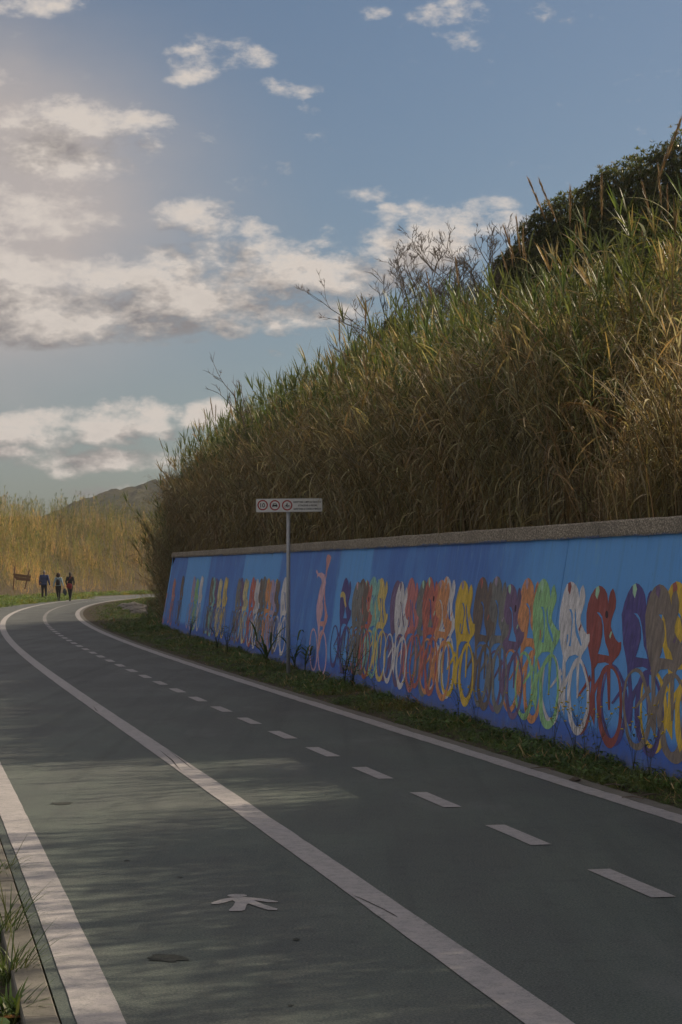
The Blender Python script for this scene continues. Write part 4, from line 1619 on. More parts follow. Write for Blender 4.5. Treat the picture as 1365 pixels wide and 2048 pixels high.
# ------------------------------------------------------------------ evergreen shrubs on top of the bank
def evergreen(label, lumps, Y, seed, n=5200):
    r = random.Random(seed)
    L = [(at(px, py, Y + dy), rad) for px, py, rad, dy in lumps]
    c0 = L[0][0]
    root = Vector((c0.x, c0.y, bank_z(c0.x, c0.y) - 0.1))
    o = empty('evergreen_shrub', root)
    tag(o, label, 'shrub', 'evergreen shrubs on top of the bank')
    m = MB()
    for c, rad in L:
        q = c - root
        m.tube([Vector((r.uniform(-.15, .15), r.uniform(-.15, .15), 0)), q * 0.45 + Vector((r.uniform(-.2, .2), 0, 0)), q], [0.07, 0.05, 0.02], 6)
        for k in range(10):
            e = q + Vector((r.gauss(0, 1), r.gauss(0, 1), r.gauss(0, .8))).normalized() * rad * 0.95
            m.tube([q * 0.7, q.lerp(e, 0.5) + Vector((0, 0, -.05)), e], [0.025, 0.014, 0.005], 4)
    m.build('trunk', 'bark', o)
    p = Plant()
    tot = sum(rad ** 2 for _, rad in L)
    for c, rad in L:
        q0 = c - root
        for i in range(int(n * rad ** 2 / tot)):
            d = Vector((r.gauss(0, 1), r.gauss(0, 1), r.gauss(0, 1))).normalized()
            bump = 1 + 0.30 * noise.noise(d * 2.4 + Vector((seed, 0, 0))) + 0.22 * noise.noise(d * 6 + Vector((0, seed, 0)))
            rr = rad * bump * (r.random() ** 0.33 if r.random() < 0.5 else r.uniform(0.86, 1.02))
            if noise.noise(d * 4.5 + Vector((seed * 2, 3, 0))) > 0.22 and rr > rad * 0.7: continue
            q = q0 + d * rr
            tone = vary(r.choice([(0.10, 0.13, 0.045), (0.13, 0.165, 0.055), (0.16, 0.19, 0.065), (0.085, 0.11, 0.045), (0.24, 0.21, 0.08)]), r)
            ax = (d + Vector((0, 0, 0.8)) + Vector((r.gauss(0, .4), r.gauss(0, .4), 0))).normalized()
            s1 = ax.orthogonal().normalized(); s2 = ax.cross(s1)
            a0 = r.uniform(0, 6.28)
            for k in range(6):
                a = a0 + k * 1.05
                dd = (s1 * math.cos(a) + s2 * math.sin(a)) + ax * r.uniform(0.3, 1.1)
                p.leaf(q, dd, r.uniform(0.07, 0.12), r.uniform(0.026, 0.04), r.uniform(-.2, .5), tone, None, 2)
    p.build('crown', 'crown_leaf', o)
    return o


evergreen('tallest dark evergreen shrub at the top of the bank', [(1345, 355, 0.78, 0), (1310, 370, 0.7, .3), (1390, 330, 0.8, .2), (1360, 440, 0.9, -.3), (1300, 450, 0.7, 0), (1430, 420, .9, .3), (1345, 510, 1.0, -.5), (1280, 500, .8, -.3)], 41, 1, 10000)
evergreen('dark evergreen shrub on the slope just below the tallest one', [(1225, 395, 0.62, 0), (1190, 415, 0.55, .3), (1260, 375, 0.6, .2), (1215, 470, 0.8, -.3), (1275, 470, 0.7, .3), (1165, 470, .6, 0), (1230, 530, .9, -.5), (1180, 540, .7, -.3)], 42, 2, 9000)
evergreen('low rounded evergreen shrub with yellowish leaves behind the plumed reeds', [(1110, 455, 0.55, 0), (1145, 430, 0.5, .3), (1080, 480, 0.5, .2), (1120, 520, 0.7, -.3), (1065, 525, .5, 0), (1110, 570, .8, -.5)], 43, 3, 6500)
evergreen('smallest dark evergreen shrub beside the bare shrubs', [(1035, 525, 0.36, 0), (1010, 540, 0.3, .3), (1030, 570, 0.5, 0)], 43.5, 4, 2200)
evergreen('small dark spiky evergreen bush under the bare twigs', [(785, 655, 0.22, 0), (802, 675, 0.3, .3), (770, 680, .25, 0)], 43, 5, 700)


# ------------------------------------------------------------------ bare twiggy shrubs on the skyline
def bare_shrub(label, px, py, Y, h, w, seed, stems=6, maxlev=4):
    r = random.Random(seed)
    tip = at(px, py, Y)
    root = Vector((tip.x, tip.y, bank_z(tip.x, tip.y) - 0.05))
    H = (tip.z - root.z) * 1.22
    o = empty('bare_shrub', root)
    tag(o, label, 'shrub', 'bare shrubs on the skyline')

    def grow(m, p, d, ln, rad, lev):
        pts = [p]; rad_ = [rad]
        q, dd = p.copy(), d.copy()
        n = 4
        for i in range(n):
            dd = (dd + Vector((r.gauss(0, .16), r.gauss(0, .16), r.gauss(0.04, .10)))).normalized()
            q = q + dd * ln / n
            pts.append(q.copy()); rad_.append(rad * (1 - 0.6 * (i + 1) / n))
        m.tube(pts, rad_, 4 if lev < 2 else 3, cap=False)
        if lev < maxlev:
            for k in range(r.choice((3, 3, 4, 4))):
                t = r.uniform(0.35, 1.0)
                a = r.uniform(0, 6.28)
                nd = (dd + Vector((math.cos(a), math.sin(a), r.uniform(-.2, .5))) * r.uniform(.5, .95)).normalized()
                grow(m, along(pts, t), nd, ln * r.uniform(.32, .55), max(0.006, rad * 0.6), lev + 1)
    for k in range(stems):
        m = MB()
        a = r.uniform(0, 6.28)
        d = Vector((math.cos(a) * w / H * r.uniform(.2, .8), math.sin(a) * 0.4, 1)).normalized()
        grow(m, Vector((math.cos(a) * .1, math.sin(a) * .1, 0)), d, H * r.uniform(.45, .6), 0.034, 0)
        m.build('stem', 'dead_wood', o)
    return o


bare_shrub('widest bare twiggy shrub beside the dark evergreens', 935, 448, 43, 5, 2.6, 11, 9, 5)
bare_shrub('bare grey shrub nearest the evergreen shrubs', 985, 462, 44, 5, 1.6, 12, 6, 5)
bare_shrub('bare crooked shrub with a tall forked twig', 795, 515, 42, 5, 1.8, 13, 6)
bare_shrub('sparse bare shrub between the crooked one and the widest one', 862, 490, 43, 4, 1.6, 14, 6, 5)
bare_shrub('low bare shrub leaning out on the skyline', 705, 655, 40, 4, 0.7, 15, 4)
bare_shrub('faint bare shrub far down the skyline', 592, 708, 42, 4, 0.6, 16, 4)


# ------------------------------------------------------------------ sign on a post
sg = ground(577, 1352)
sign = empty('road_sign', sg)
tag(sign, 'white traffic sign with three red rings on a grey post', 'sign')
PWD = 133 / 3900 * sg.y; PHT = 27.2 / 3900 * sg.y
pz = at(577, 1010.5, sg.y).z
m = MB(); m.tube([(0, 0.03, -0.2), (0, 0.03, 1.4), (0, 0.03, pz + PHT * 0.42)], 0.029, 14); m.build('post', 'post_metal', sign, smooth=True)
m = MB(); m.tube([(0, 0.03, pz + PHT * 0.42), (0, 0.03, pz + PHT * 0.42 + 0.012)], 0.032, 14); m.build('post_cap', 'sign_black', sign)
pcx = (578.5 - 577) / 3900 * sg.y + (512 + 645) / 2 / 3900 * sg.y - 578.5 / 3900 * sg.y


def rrect(w, h, rad, n=6):
    out = []
    for sx, sy, a0 in ((1, 1, 0), (-1, 1, 90), (-1, -1, 180), (1, -1, 270)):
        for i in range(n + 1):
            a = R(a0 + 90 * i / n)
            out.append((sx * (w / 2 - rad) + rad * math.cos(a), sy * (h / 2 - rad) + rad * math.sin(a)))
    return out


tilt = Matrix.Rotation(R(-0.6), 3, 'Y') @ Matrix.Rotation(R(2), 3, 'Z')
PC_ = Vector((pcx, -0.012, pz))
def on_panel(d):
    return lambda x, y: PC_ + tilt @ Vector((x, -d, y))
m = MB(); rr_ = rrect(PWD, PHT, 0.022)
m.poly([rr_], on_panel(0.004)); m.poly([rr_[::-1]], on_panel(-0.008))
nr = len(rr_)
m.add([on_panel(0.004)(*q) for q in rr_] + [on_panel(-0.008)(*q) for q in rr_], [(i, (i + 1) % nr, nr + (i + 1) % nr, nr + i) for i in range(nr)])
panel = m.build('panel', 'sign_white', sign)
m = MB(); m.poly([rr_, rrect(PWD - 0.012, PHT - 0.012, 0.017)], on_panel(0.0055)); m.build('panel_rim', 'sign_rim', panel)
for z_ in (-0.05, 0.05):
    m = MB(); m.box(on_panel(-0.02)(-pcx, z_), (0.12, 0.03, 0.02)); m.build('clamp', 'post_metal', sign)
KZ = PWD / 1010.0
zp = lambda x, y: ((x - 670) * KZ, (229 - y) * KZ)


def pic(name, mat, loops_list, d=0.0062, parent=panel):
    m = MB()
    for loops in loops_list:
        m.poly([[zp(x, y) for x, y in lp] for lp in loops], on_panel(d))
    return m.build(name, mat, parent)


for cx_, cy_ in ((268, 224), (453, 228), (640, 230)):
    pic('red_ring', 'sign_red', [[ring(cx_, cy_, 79, 79, 40), ring(cx_, cy_, 61, 61, 40)]])
pic('car_pictogram', 'sign_black', [[[(418, 225), (428, 204), (435, 199), (471, 199), (478, 204), (488, 225), (492, 228), (492, 256), (478, 256), (478, 246), (428, 246), (428, 256), (415, 256), (415, 228)],
                                     [(432, 220), (438, 207), (468, 207), (474, 220)]]])
pic('motorcycle_pictogram', 'sign_black', [[ring(614, 247, 16, 16, 20), ring(614, 247, 11, 11, 20)], [ring(671, 247, 16, 16, 20), ring(671, 247, 11, 11, 20)], [ring(639, 204, 8, 8, 14)],
                                           [[(628, 216), (641, 212), (650, 222), (660, 228), (656, 234), (642, 229), (640, 236), (652, 246), (648, 262), (641, 262), (642, 249), (624, 243), (612, 248), (622, 232)]],
                                           [[(655, 230), (660, 230), (674, 247), (669, 249)]]])


def lettering(text, x, y, hgt, width, parent=panel):
    cu = bpy.data.curves.new('lettering', 'FONT')
    cu.body = text
    cu.align_x = 'CENTER'; cu.align_y = 'CENTER'
    cu.size = 1.0
    cu.offset = 0.018
    tmp = bpy.data.objects.new('lettering', cu)
    COL.objects.link(tmp)
    bpy.context.view_layer.update()
    me = bpy.data.meshes.new_from_object(tmp.evaluated_get(bpy.context.evaluated_depsgraph_get()))
    bpy.data.objects.remove(tmp)
    co = np.array([v.co[:] for v in me.vertices])
    w0 = co[:, 0].max() - co[:, 0].min(); h0 = co[:, 1].max() - co[:, 1].min()
    cxx, cyy = (co[:, 0].max() + co[:, 0].min()) / 2, (co[:, 1].max() + co[:, 1].min()) / 2
    px, py = zp(x, y)
    fn = on_panel(0.0062)
    for v in me.vertices:
        v.co = fn(px + (v.co.x - cxx) * width * KZ / w0, py + (v.co.y - cyy) * hgt * KZ / h0)
    me.materials.clear(); me.materials.append(MATS['sign_black'])
    o = bpy.data.objects.new('lettering', me)
    COL.objects.link(o); o.parent = parent


lettering('10', 268, 226, 66, 70)
lettering("RISPETTARE I LIMITI DI VELOCITA'", 947, 182, 27, 422)
lettering('ATTENZIONE AI PEDONI', 947, 235, 27, 290)
lettering('RISPETTARE LE CORSIE DI MARCIA', 947, 287, 27, 418)


# ------------------------------------------------------------------ people walking away
def remesh(o, vox, smooth=2):
    md = o.modifiers.new('skin', 'REMESH'); md.mode = 'VOXEL'; md.voxel_size = vox; md.use_smooth_shade = True
    if smooth:
        s_ = o.modifiers.new('soften', 'SMOOTH'); s_.iterations = smooth; s_.factor = 0.5
    return o


def person(px, py, hgt, label, top, legs, hair, arms, stride, female, shoe='shoe', rz=0.0):
    """figure facing +Y; arms = [(elbow, wrist)] offsets for left and right; stride = foot fore-aft offsets"""
    g = ground(px, py)
    o = empty('person', g, rz)
    o.scale = (hgt / 1.75,) * 3
    tag(o, label, 'person', 'walkers on the path')
    sh, hip = (0.19, 0.10) if not female else (0.165, 0.105)
    zs, zh = 1.44, 0.92
    hips = [Vector((-hip * .85, 0, zh)), Vector((hip * .85, 0, zh))]
    feet = [Vector((-hip * stride[0][0], stride[0][1], 0.085 + stride[0][2])), Vector((hip * stride[1][0], stride[1][1], 0.085 + stride[1][2]))]
    knees = [h.lerp(f, 0.5) + Vector((0, 0.05 + 0.03 * (f.y < 0), 0)) for h, f in zip(hips, feet)]
    shd = [Vector((-sh, 0, zs)), Vector((sh, 0, zs))]
    elb = [shd[i] + Vector(arms[i][0]) for i in (0, 1)]
    wri = [elb[i] + Vector(arms[i][1]) for i in (0, 1)]
    b = MB()
    b.ball((0, 0.012, 1.635), (0.073, 0.092, 0.115), 16, 12)
    b.ball((0, 0.045, 1.57), (0.055, 0.06, 0.055)); b.ball((0, 0.108, 1.625), (0.013, 0.02, 0.024)); b.ball((0, 0.095, 1.577), (0.026, 0.012, 0.008))
    for sx in (-1, 1):
        b.ball((sx * 0.075, 0.0, 1.63), (0.012, 0.022, 0.032)); b.ball((sx * 0.03, 0.088, 1.645), (0.012, 0.012, 0.009))
    b.capsule((0, 0, 1.42), (0, 0.005, 1.56), 0.058, 0.052)
    b.ball((0, 0, 1.28), (sh * 0.92, 0.105, 0.20)); b.ball((0, 0, 1.08), (0.135, 0.09, 0.16)); b.ball((0, 0, 0.95), (hip * 1.6, 0.105, 0.12))
    for i in (0, 1):
        b.capsule(shd[i], elb[i], 0.048, 0.038); b.capsule(elb[i], wri[i], 0.037, 0.026)
        b.capsule(hips[i], knees[i], 0.082, 0.052); b.capsule(knees[i], feet[i], 0.052, 0.034)
        b.ball(feet[i] + Vector((0, 0.05, -0.05)), (0.036, 0.11, 0.03))
        d = (wri[i] - elb[i]).normalized()
        sgn = -1 if i == 0 else 1
        pc = wri[i] + d * 0.055
        b.ball(pc, (0.020, 0.036, 0.048))
        fw = Vector((0, 1, 0)); fw = (fw - d * fw.dot(d)).normalized()
        inn = Vector((-sgn, 0, 0))
        for k, (off, ln) in enumerate(((-.027, .06), (-.009, .075), (.009, .08), (.027, .07))):
            a = pc + d * 0.04 + fw * off
            mid = a + d * ln * 0.55 + inn * 0.006
            b.tube([a, mid, mid + d * ln * 0.4 + inn * 0.022], [0.0095, 0.009, 0.007], 7)
        t0 = pc - d * 0.015 + fw * 0.03
        b.tube([t0, t0 + d * 0.03 + fw * 0.022 + inn * .01, t0 + d * 0.06 + fw * 0.024 + inn * 0.02], [0.011, 0.010, 0.008], 7)
    body = b.build('body', 'skin', o, True); remesh(body, 0.0095, 1)
    # upper garment
    b = MB()
    fat = 1.0 if not female else 0.86
    b.ball((0, 0, 1.32), (sh * 1.10, 0.135 * fat, 0.17)); b.ball((0, 0, 1.12), (0.185 * fat, 0.14 * fat, 0.22))
    b.capsule((-sh * .9, 0, zs - 0.01), (sh * .9, 0, zs - 0.01), 0.075 * fat, 0.075 * fat)
    b.ball((0, 0, 0.97 if not female else 0.99), (0.195 * fat, 0.145 * fat, 0.13))
    b.capsule((0, -0.01, 1.44), (0, -0.005, 1.50), 0.075, 0.064)
    for i in (0, 1):
        b.capsule(shd[i], elb[i], 0.076 * fat, 0.062 * fat); b.capsule(elb[i], wri[i] - (wri[i] - elb[i]) * 0.06, 0.060 * fat, 0.044 * fat)
    j = b.build('jacket' if not female else 'top', top, o, True); remesh(j, 0.014, 3)
    # trousers
    b = MB()
    b.ball((0, 0, 0.93), (hip * 1.72, 0.125, 0.12))
    for i in (0, 1):
        b.capsule(hips[i], knees[i], 0.098, 0.068); b.capsule(knees[i], feet[i] + Vector((0, 0, 0.02)), 0.068, 0.050 if not female else 0.042)
    t_ = b.build('trousers', legs, o, True); remesh(t_, 0.014, 2)
    for i in (0, 1):
        b = MB(); b.ball(feet[i] + Vector((0, 0.045, -0.045)), (0.047, 0.135, 0.042)); b.ball(feet[i] + Vector((0, -0.02, -0.01)), (0.046, 0.06, 0.05))
        remesh(b.build('shoe', shoe, o, True), 0.01, 2)
    b = MB()
    if hair == 'short':
        b.ball((0, -0.012, 1.655), (0.078, 0.090, 0.108), 16, 12); hm = 'hair_grey'
    elif hair == 'curly':
        r = random.Random(4)
        for k in range(46):
            d = Vector((r.gauss(0, 1), r.gauss(-.5, 1), r.gauss(.1, 1))).normalized()
            if d.y > 0.55: continue
            b.ball(Vector((0, -0.02, 1.635)) + Vector((d.x * .105, d.y * .105, d.z * .115)), r.uniform(.035, .052), 8, 6)
        b.ball((0, -0.02, 1.64), (0.105, 0.095, 0.12)); hm = 'hair_brown'
    else:
        b.ball((0, -0.012, 1.645), (0.086, 0.098, 0.12), 16, 12); b.ball((0, -0.05, 1.53), (0.075, 0.055, 0.09)); hm = 'hair_black'
    remesh(b.build('hair', hm, o, True), 0.011, 1)
    return o, wri


pm, _ = person(88.5, 1202, 1.76, 'man in a blue jacket and dark trousers walking away', 'cloth_blue', 'cloth_dark', 'short',
               [((-0.055, -0.05, -0.28), (0.0, 0.05, -0.24)), ((0.075, 0.03, -0.28), (0.035, 0.10, -0.22))], [(1.2, 0.14, 0), (1.55, -0.20, 0.02)], False)
pw, wri = person(117, 1202.5, 1.60, 'curly haired woman in a pale blue top walking in the middle', 'cloth_pale_blue', 'cloth_black', 'curly',
                 [((-0.075, -0.05, -0.27), (-0.04, 0.0, -0.23)), ((0.085, 0.0, -0.27), (0.06, 0.03, -0.22))], [(0.6, 0.22, 0), (0.75, -0.16, 0.03)], True)
p3, _ = person(140.5, 1202.5, 1.65, 'dark haired woman in black walking beside the centre line', 'cloth_black', 'cloth_black', 'long',
               [((-0.075, -0.08, -0.26), (0.03, 0.14, -0.18)), ((0.085, -0.07, -0.26), (-0.02, 0.14, -0.19))], [(0.4, 0.24, 0), (0.4, -0.14, 0.04)], True)


def world_of(o, v):
    k = o.scale[0]
    return Vector(o.location) + Vector(v) * k


# black backpack on the middle walker
bp = empty('backpack', world_of(pw, (0, -0.15, 1.0)))
tag(bp, 'small black backpack worn by the curly haired woman', 'backpack')
b = MB(); b.ball((0, -0.035, 0.17), (0.125, 0.075, 0.18)); b.box((0, -0.03, 0.12), (0.22, 0.10, 0.22)); remesh(b.build('bag_body', 'cloth_black', bp, True), 0.012, 3)
b = MB(); b.ball((0, -0.10, 0.09), (0.085, 0.03, 0.075)); b.build('pocket', 'cloth_dark', bp, True)
for sx in (-1, 1):
    b = MB(); b.tube([(sx * 0.06, 0.03, 0.30), (sx * 0.10, 0.05, 0.40), (sx * 0.115, 0.13, 0.45), (sx * 0.12, 0.26, 0.38), (sx * 0.12, 0.30, 0.2)], 0.012, 6); b.build('strap', 'cloth_black', bp, True)
# dark bag in her hand
hw = world_of(pw, wri[1] + Vector((0.015, 0.0, -0.10)))
hb = empty('handbag', hw + Vector((0.06, 0, -0.42)))
tag(hb, 'dark teal bag dangling from the hand of the curly haired woman', 'bag')
b = MB(); b.ball((0.01, 0, 0.20), (0.12, 0.06, 0.15)); b.ball((0.04, 0, 0.10), (0.09, 0.05, 0.12)); b.ball((-0.01, 0, 0.30), (0.06, 0.04, 0.09)); remesh(b.build('bag_body', 'bag_teal', hb, True), 0.012, 2)
b = MB(); b.tube([(-0.03, 0, 0.33), (-0.06, 0, 0.44), (-0.055, 0, 0.47), (0.0, 0, 0.40), (0.01, 0, 0.34)], 0.009, 6); b.build('handle', 'bag_teal', hb, True)
b = MB(); b.box((0.03, -0.062, 0.24), (0.025, 0.004, 0.03)); b.build('tag', 'paper', hb)
# red shoulder bag on the third
rb = empty('shoulder_bag', world_of(p3, (-0.02, -0.14, 0.76)))
tag(rb, 'dark red shoulder bag hanging behind the woman in black', 'bag')
b = MB(); b.ball((0, -0.03, 0.17), (0.17, 0.075, 0.15)); b.ball((0.05, -0.02, 0.08), (0.10, 0.06, 0.12)); b.ball((-0.06, -0.02, 0.12), (0.12, 0.06, 0.1)); remesh(b.build('bag_body', 'cloth_red', rb, True), 0.012, 3)
b = MB(); b.tube([(-0.13, 0.0, 0.26), (-0.10, -0.02, 0.40), (0.02, -0.02, 0.58), (0.10, 0.08, 0.68), (0.08, 0.2, 0.66)], 0.011, 6); b.build('strap', 'cloth_red', rb, True)


# ------------------------------------------------------------------ broken wooden board by the far bend
wy = 100.0
wb = empty('wooden_board', Vector((at(45, 1180, wy).x, wy, -0.03)))
tag(wb, 'broken wooden board hung crooked between two tilted posts', 'board')
q = lambda px, py, dy=0: at(px, py, wy + dy) - Vector(wb.location)
for a_, b_ in (((30.5, 1133), (27, 1180)), ((59.5, 1139), (50, 1178))):
    m = MB(); m.tube([q(*b_, 0.06), q(*a_, 0.06)], 0.035, 7); m.build('post', 'old_wood', wb)
for (l0, r0, l1, r1) in (((27, 1147), (62, 1151), (27, 1152.5), (62, 1156.5)), ((27.5, 1153), (61.5, 1157), (34, 1160), (60.5, 1162.5))):
    m = MB(); vs = [q(*l0), q(*r0), q(*r1), q(*l1)]
    m.add(vs + [v + Vector((0, 0.035, 0)) for v in vs], [(0, 1, 2, 3), (7, 6, 5, 4), (0, 4, 5, 1), (1, 5, 6, 2), (2, 6, 7, 3), (3, 7, 4, 0)])
    m.build('plank', 'old_wood', wb)


# ------------------------------------------------------------------ stones
def stone(name, label, pos, s, seed, mat='stone', cat='stone', group=None):
    r = random.Random(seed)
    bm = bmesh.new()
    bmesh.ops.create_icosphere(bm, subdivisions=3, radius=1)
    for v in bm.verts:
        k = 1 + 0.35 * noise.noise(v.co * 1.3 + Vector((seed, 0, 0))) + 0.15 * noise.noise(v.co * 3 + Vector((0, seed, 0)))
        v.co = Vector((v.co.x * s[0], v.co.y * s[1], v.co.z * s[2])) * k
        v.co.z = max(v.co.z, -s[2] * 0.5)
    me = bpy.data.meshes.new(name); bm.to_mesh(me); bm.free()
    me.materials.append(MATS[mat])
    o = bpy.data.objects.new(name, me); o.location = pos; COL.objects.link(o)
    tag(o, label, cat, group)
    return o


def stone_px(px, py, s, seed, label):
    g = ground(px, py); stone('stone', label, g + Vector((0, 0, 0.1)), s, seed, group='stones in the inside of the bend')


stone_px(268, 1222, (0.55, 0.4, 0.25), 1, 'largest grey stone in the grass inside the bend')
stone_px(250, 1217, (0.32, 0.3, 0.16), 2, 'flat grey stone beside the largest one inside the bend')
stone_px(278, 1230, (0.36, 0.3, 0.2), 3, 'rounded stone nearest the bank inside the bend')
g = ground(58, 1194); stone('crumpled_paper', 'crumpled white litter in the grass by the wooden board', g + Vector((0, 0, 0.15)), (0.28, 0.2, 0.14), 5, 'paper', 'litter')
g = ground(1150, 1563); stone('stone', 'small dark stone lying on the white edge line', g + Vector((0, 0, 0.015)), (0.035, 0.05, 0.016), 8, 'bark')
g = ground(8, 1985); stone('stone', 'pale stone among the grass behind the kerb', g + Vector((-0.03, 0, -0.06)), (0.05, 0.07, 0.035), 9)

# dry leaf and twig litter on the verge edge
for i, (px, py) in enumerate([(1240, 1606), (1275, 1600), (1060, 1545), (985, 1512), (1345, 1618), (905, 1490), (1205, 1580)]):
    r = random.Random(i)
    g = ground(px, py)
    m = MB(); a = r.uniform(0, 3.1); d = Vector((math.cos(a), math.sin(a), 0)); ln = r.uniform(.04, .09)
    m.tube([Vector((0, 0, .012)) - d * ln, Vector((0, 0, .02)) + Vector((d.y, -d.x, 0)) * .01, Vector((0, 0, .012)) + d * ln], [.004, .006, .003], 5)
    o = m.build('twig', 'dead_wood'); o.location = g + Vector((0.1, 0.1, 0.01))
    tag(o, ['thick dry twig on the verge below the taupe cyclist', 'bent dry twig on the verge below the navy cyclist', 'dry twig on the verge below the orange cyclist', 'dry twig on the verge below the grey cyclists', 'dry twig at the picture edge beside the white line', 'dry twig on the verge below the yellow cyclist', 'dry twig on the verge below the maroon cyclist'][i], 'twig', 'twigs along the verge edge')
o = empty('fallen_leaf', ground(10, 2020) + Vector((0, 0, -0.03)))
tag(o, 'large dry brown leaf on the grass behind the kerb', 'leaf')
p = Plant(); p.leaf((-.03, 0, 0), (1, 0.1, 0.35), 0.12, 0.05, 0.6, (0.32, 0.15, 0.06), (0.25, 0.10, 0.05), 5); p.build('blade', 'plain_leaf', o)
m = MB(); m.tube([(-.06, 0, 0), (-.03, 0, 0.002)], .002, 4); m.build('stalk', 'dead_wood', o)


# ------------------------------------------------------------------ single weeds that stand out at the wall foot
def flowering_weed(px, py, label, seed, h, nfl):
    """thin branched weed with small yellow heads, rooted at the wall foot"""
    r = random.Random(seed)
    u_, _ = wall_uv(px, py)
    base = W0 + WA * u_ - WN * (0.10 + 0.12 * r.random()); base.z = 0.09
    o = empty('flowering_weed', base)
    tag(o, label, 'weed', 'yellow flowering weeds along the wall')
    p = Plant()
    tips = []
    for k in range(nfl):
        a = r.uniform(0, 6.28); hh = h * r.uniform(.65, 1.0); sp = r.uniform(.05, .22) * h / .5
        st = [Vector((math.cos(a) * sp * t ** 1.5, math.sin(a) * sp * t ** 1.5, hh * t)) for t in (0, .25, .5, .75, 1)]
        p.stem(st, [.0022, .0018, .0015, .0012, .001], (0.07, .075, .03), (.09, .10, .04))
        tips.append(st[-1])
        for j in range(3):
            q = along(st, r.uniform(.4, .9)); a2 = r.uniform(0, 6.28)
            e = q + Vector((math.cos(a2) * .07, math.sin(a2) * .07, .09))
            p.stem([q, q.lerp(e, .5), e], [.0012, .001, .0008], (.08, .09, .035)); tips.append(e)
    p.build('stem', 'plain_leaf', o)
    for j in range(9):
        p = Plant(); a = r.uniform(0, 6.28)
        p.leaf((0, 0, 0), (math.cos(a), math.sin(a), .6), r.uniform(.06, .12), r.uniform(.012, .025), 1, (0.05, .085, .025), None, 3)
        l = p.build('leaf', 'plain_leaf', o); l.location = (0, 0, r.uniform(.03, h * .6))
    for q in tips[::2]:
        m = MB(); m.ball((0, 0, 0), (.011, .011, .006), 7, 4); f_ = m.build('flower', 'yellow_petal', o); f_.location = q
    return o


for i, (px, py, h, n) in enumerate([(1150, 1480, .55, 5), (1190, 1500, .6, 6), (1245, 1510, .5, 5), (1300, 1530, .55, 5), (1345, 1540, .5, 4), (1085, 1460, .5, 4), (1000, 1440, .45, 4), (950, 1425, .4, 4), (850, 1400, .4, 4), (770, 1385, .35, 3), (1215, 1505, .45, 4)]):
    lab = ['yellow flowered weed below the white painted cyclist', 'tallest yellow flowered weed below the maroon painted cyclist', 'yellow flowered weed below the navy painted cyclist', 'yellow flowered weed below the taupe painted cyclist',
           'yellow flowered weed at the picture edge below the yellow cyclist', 'thin weed below the green painted cyclist', 'thin weed below the grey painted cyclists', 'thin weed below the dark brown painted cyclist', 'thin weed below the red painted cyclists',
           'short weed below the ochre painted cyclist', 'yellow flowered weed between the maroon and navy cyclists'][i]
    flowering_weed(px, py, lab, 40 + i, h * 0.85, n)


def broad_weed(px, py, label, seed, h, w, tall=False):
    """leafy weed or young reed sprout"""
    r = random.Random(seed)
    g = ground(px, py)
    o = empty('leafy_weed' if not tall else 'reed_sprout', g + Vector((0, 0, 0.05)))
    tag(o, label, 'weed')
    for k in range(4 if tall else 6):
        a = r.uniform(0, 6.28)
        st = [Vector((math.cos(a) * w * .5 * t * t, math.sin(a) * w * .3 * t * t, h * t * r.uniform(.85, 1))) for t in (0, .33, .66, 1)]
        p = Plant(); p.stem(st, [.006, .005, .004, .002], (0.05, .07, .025), None, 4); p.build('stem', 'plain_leaf', o)
        for j in range(6 if tall else 10):
            p = Plant(); a2 = r.uniform(0, 6.28)
            q = along(st, .2 + .8 * j / (6 if tall else 10))
            if tall: p.leaf((0, 0, 0), (math.cos(a2), math.sin(a2) * .4, 1.2), r.uniform(.35, .6), .035, r.uniform(1.2, 2.4), vary((0.075, .125, .045), r), None, 6)
            else: p.leaf((0, 0, 0), (math.cos(a2), math.sin(a2), .5), r.uniform(.07, .13), r.uniform(.03, .05), .8, vary((0.07, .115, .036), r), None, 3)
            l = p.build('leaf', 'plain_leaf', o); l.location = q
    return o


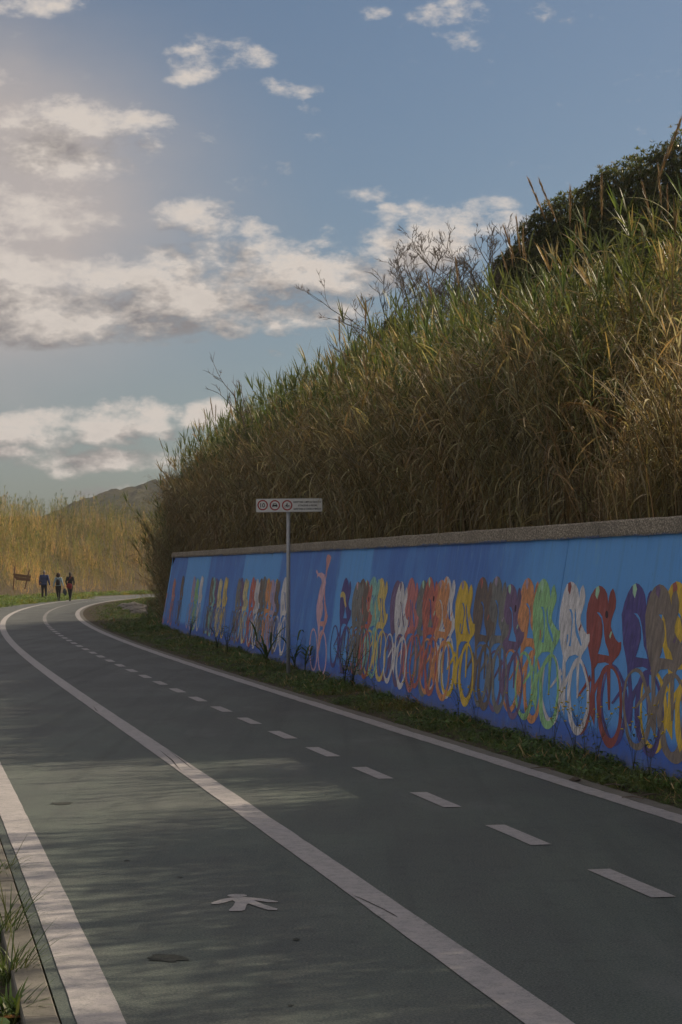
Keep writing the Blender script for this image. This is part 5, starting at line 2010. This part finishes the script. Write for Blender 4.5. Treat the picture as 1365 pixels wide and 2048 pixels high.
broad_weed(590, 1345, 'young reed with arching leaves behind the sign post', 1, .55, .4, True)
broad_weed(533, 1336, 'young reed with arching leaves below the white cyclist by the post', 2, .5, .4, True)
broad_weed(610, 1352, 'dark reed sprout beside the pink saluting cyclist', 3, .38, .3, True)
broad_weed(705, 1385, 'dark bushy weed below the grey and brown cyclists', 4, .55, .5)
broad_weed(690, 1378, 'tall leafy weed standing against the navy cyclist', 5, .6, .3)
broad_weed(455, 1312, 'leafy weed below the pale yellow far cyclists', 6, .6, .3)
broad_weed(435, 1305, 'small leafy weed between the far cyclist groups', 7, .5, .3)
broad_weed(380, 1283, 'leafy weed near the far end of the wall', 8, .55, .4)

# grass tufts in the corner behind the kerb
for i, (px, py, h, lab) in enumerate([(8, 1885, .24, 'largest bright grass tuft spilling over the kerb'), (22, 1968, .2, 'grass tuft with long blades reaching over the kerb joint'), (0, 1765, .2, 'upright dark grass tuft behind the kerb'), (18, 2046, .13, 'low yellowish weed tuft in the picture corner')]):
    g = ground(px, py, -0.06)
    o = empty('grass_tuft', g)
    tag(o, lab, 'grass')
    r = random.Random(i)
    for k in range(60):
        p = Plant(); a = r.uniform(0, 6.28)
        p.leaf((r.uniform(-.04, .04), r.uniform(-.05, .05), 0), (math.cos(a) * .5 + .12, math.sin(a) * .5, 1), h * r.uniform(.7, 1.7), .006 if i < 3 else .012, r.uniform(.4, 1.6), vary(r.choice([(0.07, .12, .03), (.09, .14, .04), (.15, .17, .06)]), r), None, 4)
        p.build('blade', 'plain_leaf', o)

# ------------------------------------------------------------------ air
HZ = 0.0003
m, k, o_ = new_mat('air')
pv = k.n('ShaderNodeVolumePrincipled')
pv.inputs['Color'].default_value = (0.82, 0.87, 0.96, 1)
pv.inputs['Density'].default_value = HZ
pv.inputs['Anisotropy'].default_value = 0.3
k.put(o_.inputs['Volume'], pv.outputs[0])
mb = MB(); mb.box((0, 350, 24), (900, 900, 54)); hz = mb.build('haze', 'air')
tag(hz, 'thin pale haze in the air over the valley', 'haze', kind='stuff')
